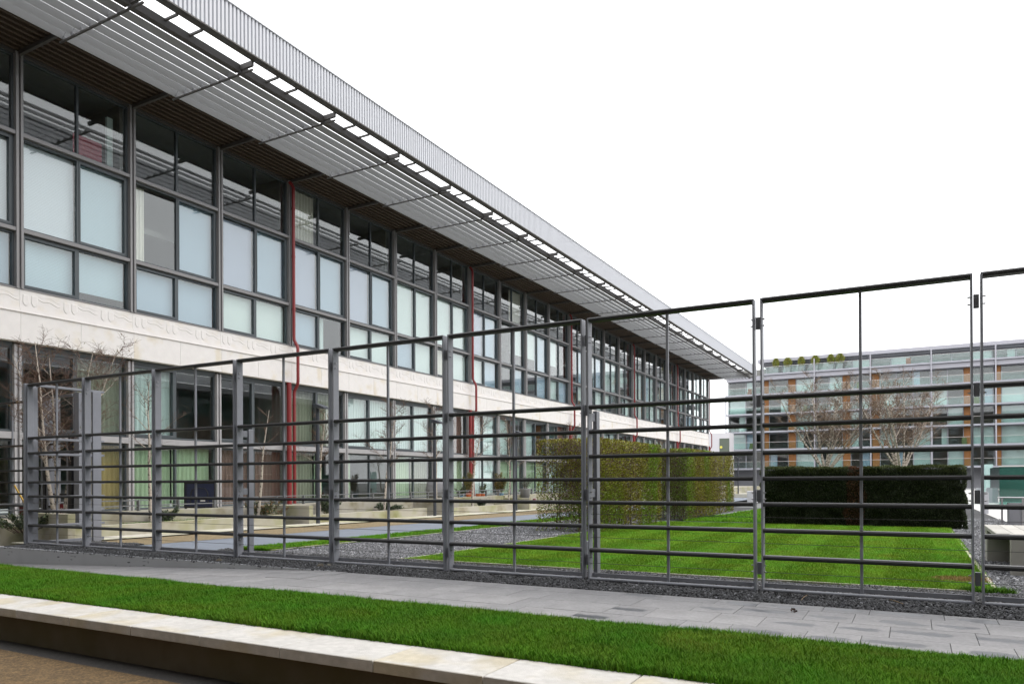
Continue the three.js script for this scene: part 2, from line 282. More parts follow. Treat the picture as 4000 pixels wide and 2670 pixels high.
  const gm = std([1, 1, 1], 0.75);
  const stoneColor = (r) => { const t = r(), v = t < 0.03 ? 0.34 : 0.045 + 0.13 * Math.pow(r(), 1.6); return C.setRGB(v, v * 1.01, v * (1.05 + 0.05 * r())).clone(); };
  const heap = (x, z) => 0.03 * n1(x * 2.2 + 20, z * 3 + 40) + 0.025 * Math.exp(-((z + 8.3) ** 2) / 0.02);
  scatter('fence_gravel', 'dark broken slate gravel under the screen fence', 'gravel', stones, gm, 62000, (r) => { const x = -15.4 + 18 * Math.pow(r(), 0.9), z = -7.785 - (x < -10.95 ? (x < -15.05 ? 0.5 : x < -13.4 ? 1.62 : 1.12) : 1.53) * r(); return [x, heap(x, z) * smooth(-7.8, -7.95, z) - 0.004 + 0.008 * r(), z, 0.010 + 0.011 * r(), stoneColor(r).multiplyScalar(0.62), [r() * 3, r() * 3]]; }, 31);
  scatter('hedge_gravel', 'mid grey gravel ground between the beech hedge and the grass verge', 'gravel', stones, gm, 34000, (r) => { const x = -9.99 + 2.93 * r(), z = -9.33 - 14 * Math.pow(r(), 1.6); return [x, gy(z) + 0.004 * r(), z, 0.013 + 0.012 * r() + (z < -14 ? 0.01 : 0), stoneColor(r).multiplyScalar(1.25), [r() * 3, r() * 3]]; }, 32);
  scatter('bench_gravel', 'grey gravel around the concrete bench', 'gravel', stones, gm, 30000, (r) => { const x = 0.79 + 1.66 * r(), z = -9.33 - 20 * Math.pow(r(), 1.6); return [x, gy(z) + 0.004 * r(), z, 0.013 + 0.013 * r() + (z < -14 ? 0.01 : 0), stoneColor(r).multiplyScalar(1.15), [r() * 3, r() * 3]]; }, 33);
  // a few larger loose stones and twigs on the gravel edge
  const sp = [[735 * 1.703, 2216, 0.07, [0.2, 0.17, 0.13]], [1285, 2214, 0.035, [0.4, 0.37, 0.3]], [855, 2192, 0.05, [0.22, 0.18, 0.13]], [1517, 2172, 0.04, [0.5, 0.4, 0.3]], [1290, 2205, 0.03, [0.6, 0.58, 0.55]]];
  sp.forEach(([px, py, s, c], k) => { const [x, , z] = at(px, py); const o = add(null, 'loose_stone', stones[k % 3], std(c, 0.9, { map: speckle }), [x, 0.02, z]); o.scale.setScalar(s); tag(o, 'loose pale stone lying on the dark gravel by the pavement', 'stone', 'loose stones on the gravel'); });
}

// ================================================================= the screen fence
const FX = 0.5143, FZ = -8.293;
const RAILS = [3.18, 2.135, 1.838, 1.543, 1.267, 0.990, 0.7095, 0.4215];   // top edges
const railShape = (len) => made['rail' + len.toFixed(3)] ??= (() => {  // flat bar with a rounded nose towards the pavement
  const s = new THREE.Shape(), h = 0.044, d = 0.115; s.moveTo(-d / 2, -h / 2); s.lineTo(d / 2 - 0.012, -h / 2); s.lineTo(d / 2, -h / 2 + 0.012); s.lineTo(d / 2, h / 2 - 0.014); s.lineTo(d / 2 - 0.014, h / 2); s.lineTo(-d / 2, h / 2); s.closePath();
  const g = new THREE.ExtrudeGeometry(s, { depth: len, bevelEnabled: false }); g.translate(0, 0, -len / 2); g.rotateY(-Math.PI / 2); return metreUV(g);
})();
const boltGeo = merge([new THREE.CylinderGeometry(0.009, 0.009, 0.012, 8).rotateZ(Math.PI / 2), new THREE.CylinderGeometry(0.005, 0.005, 0.034, 6).rotateZ(Math.PI / 2)]);
function panel(root, x0, x1, z, rails = RAILS, opts = {}) {
  const cx = (x0 + x1) / 2, w = x1 - x0, e = 0.032, top = rails[0];
  const L = w - 2 * e - 0.036, put = (name, geo, mat, x, y, dz = 0, ry = 0, rx = 0, rz = 0) => add(root, name, geo, mat, [cx + x, y, z + dz], ry, rx, rz), foot = 0.03;
  for (const s of [-1, 1]) put('post', chamfer(0.018, top - 0.005 + foot, 0.12, 0.003), M.paint, s * (w / 2 - e - 0.009), (top - 0.005 - foot) / 2, 0);
  rails.forEach((y) => put('rail', railShape(L), M.rail, 0, y - 0.022, 0));
  if (!opts.noBar) put('centre_bar', chamfer(0.028, top - 0.11, 0.034, 0.003), M.paint, 0.0, (top + 0.02) / 2 + 0.01, 0.0);
  put('bottom_tube', cyl(0.021, 0.021, L, 10), M.paint, 0, 0.055, 0.03, 0, 0, Math.PI / 2);
  put('bottom_flat', chamfer(L, 0.045, 0.012, 0.003), M.paint, 0, 0.098, -0.045);
  for (const y of [0.85, 0.57, 0.262]) put('cable', cyl(0.0028, 0.0028, L, 5), M.cable, 0, y - 0.02, -0.01, 0, 0, Math.PI / 2);
  if (opts.plates !== false) for (const y of [2.92, 2.08, 1.06, 0.28]) {
    const f = put('joint_plate', chamfer(0.046, 0.13, 0.04, 0.004), M.paint, w / 2, y, -0.02);
    for (const s of [-0.035, 0.035]) for (const q of [-1, 1]) add(f, 'bolt', boltGeo, M.bolt, [cx + w / 2 + q * (e + 0.03), y + s, z + 0.02]);
  }
}
{
  const t = thing('screen_fence', 'tall grey steel screen fence with dark horizontal rails', 'fence', [-7, 0, FZ]);
  for (let i = -6; i <= 2; i++) panel(t, FX + 2 * (i - 1), FX + 2 * i, FZ);
  panel(t, -15.36, FX - 14, FZ, RAILS, { plates: true });
  // the corner: a deep plate, and a screen set back at a right angle to it
  slab(t, 'corner_post', M.paint, -15.40, -15.345, -0.03, 3.185, FZ - 0.16, FZ + 0.09, 0.004);
  for (const y of RAILS) slab(t, 'return_rail', M.paint, -15.22, -15.10, y - 0.06, y - 0.015, FZ - 1.38, FZ - 0.06, 0.004);
  slab(t, 'return_rail', M.paint, -15.2, -15.12, 0.03, 0.09, FZ - 1.38, FZ - 0.06, 0.004);
  slab(t, 'return_post', M.paint, -15.14, -15.08, -0.03, 3.12, FZ - 1.30, FZ - 1.12, 0.004);
  // stanchions behind every third joint
  for (const i of [-2, -5]) {
    const x = FX + 2 * i + 0.02;
    slab(t, 'stanchion', M.paint, x - 0.005, x + 0.045, -0.03, 2.08, FZ - 0.26, FZ - 0.16, 0.004);
    for (const y of [2.0, 1.08]) slab(t, 'stanchion_link', M.paint, x + 0.01, x + 0.025, y - 0.05, y + 0.05, FZ - 0.159, FZ - 0.062, 0.003);
  }
}
{ // the gate and the fence beyond it, set back from the corner
  const z = -9.92, g = thing('entrance_gate', 'grey steel gate with black posts and horizontal rails beside the fence corner', 'gate', [-17.2, 0, z]);
  slab(g, 'gate_post', M.black, -17.74, -17.64, -0.03, 2.28, z - 0.05, z + 0.05, 0.004);
  slab(g, 'gate_post', M.black, -16.74, -16.62, -0.03, 2.28, z - 0.05, z + 0.05, 0.004);
  slab(g, 'side_post', M.paint, -17.86, -17.80, -0.03, 3.24, z - 0.40, z + 0.02, 0.004);
  slab(g, 'side_post', M.paint, -16.58, -16.38, -0.03, 3.24, z - 0.24, z + 0.02, 0.004);
  slab(g, 'gate_stile', M.paint, -17.62, -17.54, 0.06, 2.15, z - 0.03, z + 0.03, 0.004);
  slab(g, 'gate_stile', M.paint, -16.84, -16.76, 0.06, 2.15, z - 0.03, z + 0.03, 0.004);
  for (const y of RAILS.slice(1)) slab(g, 'gate_rail', M.rail, -17.54, -16.84, y - 0.04, y, z - 0.04, z + 0.04, 0.004);
  slab(g, 'head_rail', M.paint, -17.8, -16.58, 3.17, 3.22, z - 0.05, z + 0.05, 0.004);
  slab(g, 'head_rail', M.paint, -17.8, -16.58, 2.29, 2.35, z - 0.05, z + 0.05, 0.004);
  // small warning sign on the gate
  const c = document.createElement('canvas'); c.width = 128; c.height = 96; const q = c.getContext('2d');
  q.fillStyle = '#d9d4d0'; q.fillRect(0, 0, 128, 96); q.fillStyle = '#8f2f38'; q.fillRect(0, 0, 92, 96); q.strokeStyle = '#e8dcdc'; q.lineWidth = 8; q.beginPath(); q.moveTo(14, 40); q.lineTo(32, 62); q.moveTo(32, 40); q.lineTo(14, 62); q.stroke(); q.beginPath(); q.arc(66, 48, 13, 0, 7); q.moveTo(58, 66); q.lineTo(76, 84); q.stroke(); q.fillStyle = '#4a5550'; q.fillRect(98, 40, 26, 50);
  const st = new THREE.CanvasTexture(c); st.colorSpace = THREE.SRGBColorSpace;
  const s = add(null, 'notice_sign', new THREE.BoxGeometry(0.34, 0.26, 0.012), std([1, 1, 1], 0.6, { map: st }), [-16.98, 0.62, z + 0.055]);
  tag(s, 'small red and white notice on the rails of the gate', 'sign');
  const t = thing('side_fence', 'short run of grey rail fence left of the black gate posts', 'fence', [-19.5, 0, z]);
  panel(t, -20.1, -18.05, z, RAILS, { plates: false }); panel(t, -22.1, -20.1, z, RAILS, { plates: false });
}

// ================================================================= the long glazed block on the left
const BX = -23, BAY = 3.567, ZB = (i) => -12.15 - BAY * i, I0 = -2, I1 = 23;
const stripes = (n, lo) => tex(128, 1, (u, v) => lo + (1 - lo) * Math.abs(Math.sin(v * Math.PI * n)), true);
const pleatMap = stripes(22, 0.86);
const CLOTH = {
  w: std([0.60, 0.62, 0.67], 0.9, { map: pleatMap }), v: std([0.43, 0.53, 0.60], 0.9, { map: pleatMap }), s: std([0.32, 0.40, 0.49], 0.95), l: std([0.36, 0.38, 0.48], 0.95), m: std([0.52, 0.60, 0.58], 0.95), h: std([0.54, 0.60, 0.58], 0.95),
  g: std([0.36, 0.45, 0.30], 0.95), b: std([0.20, 0.12, 0.10], 0.95), y: std([0.36, 0.27, 0.12], 0.95), o: std([0.24, 0.24, 0.18], 0.95), c: std([0.62, 0.57, 0.50], 0.95),
};
function wave(w, h, folds, depth) {                                 // a hanging cloth in folds
  const k = 'wave' + [w.toFixed(3), h.toFixed(3), folds]; if (made[k]) return made[k];
  const n = folds * 6, P = [], U = [], I = []; for (let i = 0; i <= n; i++) { const x = -w / 2 + w * i / n, d = depth * Math.sin(i / 6 * Math.PI * 2) + depth * 0.4 * Math.sin(i * 0.37); for (const y of [-h / 2, h / 2]) { P.push(d, y, x); U.push(x, y); } if (i) { const a = 2 * i - 2; I.push(a, a + 1, a + 2, a + 2, a + 1, a + 3); } }
  const g = new THREE.BufferGeometry(); g.setAttribute('position', new THREE.Float32BufferAttribute(P, 3)); g.setAttribute('uv', new THREE.Float32BufferAttribute(U, 2)); g.setIndex(I); g.computeVertexNormals(); return made[k] = g;
}
// window(root, zc, y0, y1, x of glass, [left cloth, right cloth], which pane has the heavy opening frame)
function windowUnit(root, zc, width, y0, y1, xg, cloths, heavy, dir = 1) {
  const h = y1 - y0, key = ['win', width.toFixed(2), h.toFixed(2), heavy, dir].join(), yc = (y0 + y1) / 2, t = 0.055;
  const frame = made[key] ??= (() => {
    const L = [], bar = (z0, z1, b0, b1, d = 0.06) => L.push(bx(-d, d, b0, b1, z0, z1)), W = width / 2;
    bar(-W, W, -h / 2, -h / 2 + t); bar(-W, W, h / 2 - t, h / 2); bar(-W, -W + t, -h / 2 + t, h / 2 - t); bar(W - t, W, -h / 2 + t, h / 2 - t); bar(-t * 0.6, t * 0.6, -h / 2 + t, h / 2 - t);
    const s = heavy; if (s) { const a = s < 0 ? -W + t : t * 0.6, b = s < 0 ? -t * 0.6 : W - t, q = 0.075, d = 0.075; bar(a, b, -h / 2 + t, -h / 2 + t + q, d); bar(a, b, h / 2 - t - q * 0.7, h / 2 - t, d); bar(a, a + q, -h / 2 + t + q, h / 2 - t - q * 0.7, d); bar(b - q * 0.6, b, -h / 2 + t + q, h / 2 - t - q * 0.7, d); }
    return merge(L);
  })();
  const f = add(root, 'window', frame, M.frameDark, [xg, yc, zc]);
  const pw = width / 2 - t * 1.6, ph = h - 2 * t;
  [-1, 1].forEach((s, k) => {
    const pz = zc + s * (width / 4 - t * 0.2);
    add(f, 'pane', box(0.016, ph, pw), M.glass, [xg, yc, pz]);
    const c = cloths?.[k]; if (!c) return;
    const kind = c[0], part = Number(c.slice(1)) || 1;              // part < 1: the blind stops short of the sill; part 2: drawn to one side
    if (kind === 'c' || kind === 'b' || kind === 'g' || kind === 'y' || kind === 'o' || kind === 'm') { const ww = part === 2 ? pw * 0.3 : pw; add(f, 'curtain', wave(ww, ph, part === 2 ? 4 : 9, 0.022), CLOTH[kind], [xg - 0.22 * dir, yc, pz + (part === 2 ? pw * 0.32 : 0)]); }
    else { const hh = ph * (part <= 1 ? part : 1); add(f, 'blind', box(0.012, hh, pw), CLOTH[kind], [xg - 0.14 * dir, yc + ph / 2 - hh / 2, pz]); }
  });
  return f;
}
{
  const root = thing('glazed_block', 'long grey glazed apartment block with white stone band and louvred eaves', 'building', [BX - 3, 0, -50]);
  const r = rng(404), pick = (a) => a[Math.floor(r() * a.length)];
  const zN = ZB(I0), zF = ZB(I1);
  // floors, back wall, partitions and roof
  slab(root, 'floor_slab', M.roomDark, -29, BX - 0.36, 2.52, 2.70, zF + 0.2, zN);
  slab(root, 'floor_slab', M.roomDark, -29, BX - 0.20, 5.36, 6.88, zF + 0.2, zN);
  slab(root, 'floor_slab', M.roomDark, -29, BX - 0.9, 10.0, 10.2, zF + 0.2, zN);
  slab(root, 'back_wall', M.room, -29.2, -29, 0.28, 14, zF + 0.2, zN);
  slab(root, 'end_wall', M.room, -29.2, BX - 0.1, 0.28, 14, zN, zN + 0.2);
  slab(root, 'end_wall', M.stone, -29.2, BX - 0.3, 0.28, 6.9, zF, zF + 0.19);
  slab(root, 'roof', M.roofing, -36, -20.98, 13.98, 14.25, zF - 1.2, zN);
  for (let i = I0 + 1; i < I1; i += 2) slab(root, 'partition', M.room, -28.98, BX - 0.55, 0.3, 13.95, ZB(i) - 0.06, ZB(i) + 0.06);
  const mull = made.mull ??= merge([bx(-0.14, 0.14, -3.45, 3.45, -0.10, -0.03), bx(-0.14, 0.14, -3.45, 3.45, 0.03, 0.10), bx(-0.14, 0.06, -3.45, 3.45, -0.03, 0.03)]);
  const low = made.mullLow ??= merge([bx(-0.14, 0.12, -2.5, 2.5, -0.10, -0.035), bx(-0.14, 0.12, -2.5, 2.5, 0.035, 0.10), bx(-0.14, 0.05, -2.5, 2.5, -0.035, 0.035)]);
  // frieze: one carved panel per bay, three swags between paired shields
  const motif = (z) => {
    const L = [], shield = (dz, s) => { const sh = new THREE.Shape(); sh.moveTo(-0.07, 0.14); sh.lineTo(0.07, 0.14); sh.lineTo(0.08, -0.06); sh.quadraticCurveTo(0.05, -0.15, 0, -0.16); sh.quadraticCurveTo(-0.05, -0.15, -0.08, -0.06); sh.closePath(); L.push(metreUV(new THREE.ExtrudeGeometry(sh, { depth: 0.006, bevelEnabled: true, bevelSize: 0.012, bevelThickness: 0.008, bevelSegments: 1, curveSegments: 4 }).rotateY(Math.PI / 2).translate(0, s, z + dz))); };
    shield(-0.12, -0.005); shield(0.12, -0.015);
    const pts = []; for (let k = 0; k <= 10; k++) { const t = k / 10; pts.push([0.0, 0.08 - 0.10 * Math.sin(t * 1.35) - 0.03 * Math.sin(t * 9), z - 0.24 - t * 0.63]); }
    L.push(metreUV(tubeGeo(pts, 0.012, 5, 14))); L.push(metreUV(tubeGeo(pts.map(([x, y, zz]) => [x, y + 0.11 + 0.02 * Math.sin(zz * 9), zz]), 0.007, 5, 14)));
    return L;
  };
  const frieze = merge([bx(-0.12, 0, -0.27, 0.27, -BAY / 2 + 0.002, BAY / 2 - 0.002), ...[1.19, 0, -1.19].flatMap((d) => motif(d + 0.3))]);
  // corrugated fascia panel, soffit panel with battens, bracket with gussets
  const cor = (() => { const s = new THREE.Shape(), pitch = BAY / 26; s.moveTo(-BAY / 2, -0.09); for (let k = 0; k < 26; k++) { const z = -BAY / 2 + k * pitch; s.lineTo(z, 0); s.lineTo(z + pitch * 0.56, 0); s.lineTo(z + pitch * 0.62, -0.055); s.lineTo(z + pitch * 0.94, -0.055); } s.lineTo(BAY / 2, 0); s.lineTo(BAY / 2, -0.09); s.closePath(); return metreUV(new THREE.ExtrudeGeometry(s, { depth: 1.04, bevelEnabled: false }).rotateX(-Math.PI / 2).rotateY(-Math.PI / 2)); })();
  cor.computeBoundingBox(); cor.translate(-cor.boundingBox.max.x, -cor.boundingBox.min.y, 0);
  const soff = merge([bx(-1.2, 1.2, 0.09, 0.12, -BAY / 2, BAY / 2), ...Array.from({ length: 9 }, (_, k) => bx(-1.12 + k * 0.26, -1.02 + k * 0.26, 0, 0.09, -BAY / 2 + 0.05, BAY / 2 - 0.05))]);
  const bladeGeo = chamfer(0.022, 0.21, BAY - 0.006, 0.004);
  const gus = (() => { const s = new THREE.Shape(); s.moveTo(0, 0); s.lineTo(0.15, 0); s.lineTo(0.0, 0.10); s.closePath(); const one = new THREE.ExtrudeGeometry(s, { depth: 0.05, bevelEnabled: false }).translate(0, 0, -0.025); return metreUV(one); })();
  // which cloths hang where, bay by bay
  const R3 = { '-2': ['w', 'w'], '-1': ['w', 'v'], 0: ['v', 'w'], 1: ['s', 'c2'], 2: ['s', 'l'], 3: ['s', 'l'], 4: ['s', 'l'], 5: ['h', 'h'], 6: ['h', 'h'], 7: ['s', 'l'] };
  const R2 = { '-2': ['w', 'w'], '-1': ['s', 's'], 0: ['v0.82', 'v0.96'], 1: ['s', 's'], 2: ['h', 'h'], 3: ['m2', 's'], 4: ['h', 'h'], 5: ['h', 's'], 6: ['h', 'c'], 7: ['s', 'h'] };
  const R1 = { '-2': ['o', 0], '-1': [0, 0], 0: ['o', 0], 1: [0, 'm'], 2: [0, 0], 3: ['o', 'o'], 4: ['m', 'm'], 5: ['m', 'm'], 6: ['b', 'm'], 7: ['m', 'm'] };
  const R0 = { '-2': [0, 0], '-1': [0, 0], 0: ['y', 0], 1: ['g', 'g'], 2: ['b', 'b'], 3: ['g2', 'o'], 4: [0, 'g2'], 5: ['o', 'g'], 6: ['g', 'm'], 7: ['m', 'm'] };
  for (let i = I0; i < I1; i++) {
    const z = (ZB(i) + ZB(i + 1)) / 2, w = BAY - 0.2, any = () => pick(['m', 'h', 's', 0, 0, 's', 'm2', 'h0.7']);
    windowUnit(root, z, w, 0.30, 2.50, BX - 0.25, R0[i] ?? [pick(['m', 'g', 0, 'o', 'm']), pick(['m', 'g', 0, 'm'])], 0);
    windowUnit(root, z, w, 2.74, 5.22, BX - 0.25, R1[i] ?? [pick(['m', 'm', 0, 'b']), pick(['m', 'm', 0])], 1);
    windowUnit(root, z, w, 6.93, 8.55, BX - 0.12, R2[i] ?? [any(), any()], 1);
    windowUnit(root, z, w, 8.68, 11.36, BX - 0.12, R3[i] ?? [any(), any()], -1);
    windowUnit(root, z, w, 11.49, 13.74, BX - 0.12, [r() < 0.12 ? 'c' : 0, r() < 0.15 ? 'c' : 0], 0);
    for (const y of [8.615, 11.425]) slab(root, 'transom', M.transom, BX - 0.2, BX + 0.06, y - 0.055, y + 0.055, ZB(i + 1) + 0.103, ZB(i) - 0.103, 0.006);
    slab(root, 'transom', M.ledge, BX - 0.36, BX - 0.06, 2.52, 2.72, ZB(i + 1) + 0.103, ZB(i) - 0.103, 0.006);
    slab(root, 'head_beam', M.frameDark, BX - 0.40, BX - 0.16, 5.225, 5.352, ZB(i + 1) + 0.103, ZB(i) - 0.103);
    add(root, 'frieze_panel', frieze, M.stone, [BX + 0.03, 6.615, z]);
    for (const s of [-1, 1]) slab(root, 'band_stone', M.stone, BX - 0.18, BX + 0.09, 5.352, 6.20, z + s * BAY / 4 - BAY / 4 + 0.002, z + s * BAY / 4 + BAY / 4 - 0.002, 0.004, (i + 2) * 2 % 5 + (s > 0 ? 1 : 0));
    slab(root, 'band_moulding', M.stone, BX - 0.18, BX + 0.125, 6.202, 6.245, ZB(i + 1) + 0.001, ZB(i) - 0.001, 0.006);
    slab(root, 'band_moulding', M.stone, BX - 0.18, BX + 0.075, 6.245, 6.343, ZB(i + 1) + 0.001, ZB(i) - 0.001);
    slab(root, 'window_sill', M.transom, BX - 0.2, BX + 0.05, 6.887, 6.927, ZB(i + 1) + 0.001, ZB(i) - 0.001, 0.004);
    // eaves
    add(root, 'soffit_panel', soff, M.soffit, [-22.1, 13.83, z]);
    slab(root, 'soffit_edge', M.rafter, BX - 0.2, BX + 0.02, 13.745, 13.83, ZB(i + 1) + 0.103, ZB(i) - 0.103);
    for (let k = 0; k < 7; k++) add(root, 'louvre_blade', bladeGeo, M.blade, [-20.72 + 0.4 * k, 13.64, z], 0, 0, -0.6);
    slab(root, 'eaves_beam', M.rafter, -17.98, -17.78, 13.55, 13.78, ZB(i + 1) + 0.03, ZB(i) - 0.03, 0.006);
    add(root, 'fascia_panel', cor, M.fascia, [-17.05, 13.79, z]);
    slab(root, 'fascia_cap', M.fascia, -17.30, -17.02, 14.832, 14.87, ZB(i + 1), ZB(i) - 0.001);
    slab(root, 'fascia_lip', M.rafter, -17.30, -17.03, 13.745, 13.785, ZB(i + 1), ZB(i) - 0.001);
    for (const d of [0.28, 0.5]) slab(root, 'fascia_tie', M.rafter, -17.78, -17.28, 13.70, 13.76, ZB(i) - BAY * d - 0.03, ZB(i) - BAY * d + 0.03);
  }
  for (let i = I0; i <= I1; i++) {
    add(root, 'mullion', mull, M.frame, [BX - 0.06, 10.35, ZB(i)]);
    add(root, 'column', low, M.ledge, [BX - 0.18, 2.78, ZB(i)]);
    const arm = slab(root, 'eaves_bracket', M.rafter, -20.9, -17.28, 13.475, 13.515, ZB(i) - 0.03, ZB(i) + 0.03);
    for (let k = 0; k < 7; k++) add(arm, 'gusset', gus, M.gusset, [-20.71 + 0.4 * k, 13.516, ZB(i)]);
    slab(root, 'rafter', M.rafter, BX + 0.1, -20.88, 13.70, 13.82, ZB(i) - 0.045, ZB(i) + 0.045);
    slab(root, 'fascia_tie', M.rafter, -17.78, -17.28, 13.60, 13.76, ZB(i) - 0.04, ZB(i) + 0.04);
  }
  // red rainwater pipes at every fourth bay
  for (let i = 3; i <= I1; i += 4) {
    const z = ZB(i) - 0.02, X = BX + 0.2;
    const p = add(root, 'downpipe', tubeGeo([[-0.12, 13.72, 0.1], [0, 13.55, 0], [0, 12, 0], [0, 9, 0], [0, 7.25, 0], [0.02, 7.1, 0], [0.2, 6.84, 0], [0.22, 6.7, 0], [0.22, 6, 0], [0.22, 5.4, 0], [0.2, 5.25, 0], [0.02, 5.0, 0], [0, 4.85, 0], [0, 3, 0], [0, 0.3, 0]].map(([a, b, c]) => [a, b, c]), 0.068, 10, 90), M.red, [X, 0, z]);
    for (const y of [12.6, 10.6, 8.4, 4.4, 2.4]) add(p, 'pipe_collar', cyl(0.08, 0.08, 0.07, 12), M.red, [X, y, z]);
    add(root, 'red_column', cyl(0.10, 0.10, 5.05, 12), M.red, [X - 0.02, 2.8, z + 0.27]);
  }
  for (const [i, k] of [[0, 0]]) { // a red screen hung behind one of the top panes
    slab(root, 'red_screen', std([0.28, 0.03, 0.05], 0.8), BX - 0.62, BX - 0.58, 11.62, 12.4, ZB(i) - 2.9, ZB(i) - 1.95);
    slab(root, 'inner_post', CLOTH.h, BX - 0.7, BX - 0.6, 11.5, 13.4, ZB(i) - 3.3, ZB(i) - 3.1);
  }
}
{ // the twin block across the courtyard, out of the frame: it is what the lower panes mirror
  const X = 41, root = thing('opposite_block', 'long glazed block facing the louvred block across the courtyard', 'building', [X + 4, 0, -50]);
  const z0 = -95, z1 = 0;
  slab(root, 'wall', M.frame, X + 0.3, X + 12, -0.3, 13.9, z0, z1);
  slab(root, 'stone_band', M.stone, X, X + 0.28, 5.35, 6.9, z0, z1); slab(root, 'roof', M.roofing, X - 2, X + 14, 13.95, 14.3, z0, z1);
  slab(root, 'fascia', M.fascia, X - 6, X - 5.9, 13.8, 14.87, z0, z1);
  for (let k = 0; k < 7; k++) slab(root, 'louvre_blade', M.blade, X - 5.3 + 0.45 * k, X - 5.27 + 0.45 * k, 13.5, 13.75, z0, z1);
  for (let z = z0; z < z1 - 1; z += 7.134) {
    slab(root, 'window', M.glassDeep, X + 0.26, X + 0.28, 0.4, 5.3, z + 0.2, z + 6.9); slab(root, 'window', M.glassDeep, X + 0.26, X + 0.28, 6.95, 13.7, z + 0.2, z + 6.9);
    slab(root, 'mullion', M.ledge, X + 0.1, X + 0.25, 6.95, 13.8, z - 0.1, z + 0.1); slab(root, 'mullion', M.ledge, X + 0.1, X + 0.25, -0.3, 5.3, z - 0.1, z + 0.1);
  }
}
{ // the block on the near side of the seat wall, behind the viewer: it shades everything that faces it
  const Z = 1.7, brick = std([0.13, 0.10, 0.085], 0.9, { map: stain }), root = thing('brick_block', 'dark brick apartment block on the near side of the tan path', 'building', [0, -0.36, Z + 5]);
  slab(root, 'wall', brick, -34, 30, -0.4, 19, Z, Z + 10); slab(root, 'parapet', M.roofing, -34.2, 30.2, 19, 19.4, Z - 0.2, Z + 10.2);
  for (let f = 0; f < 5; f++) for (let k = 0; k < 14; k++) { const x = -32 + 4.5 * k, y = 0.6 + f * 3.2; const w = slab(root, 'window', M.frame, x, x + 2.2, y, y + 1.9, Z - 0.03, Z - 0.002); slab(w, 'pane', M.glass, x + 0.08, x + 2.12, y + 0.08, y + 1.82, Z - 0.036, Z - 0.031); }
}

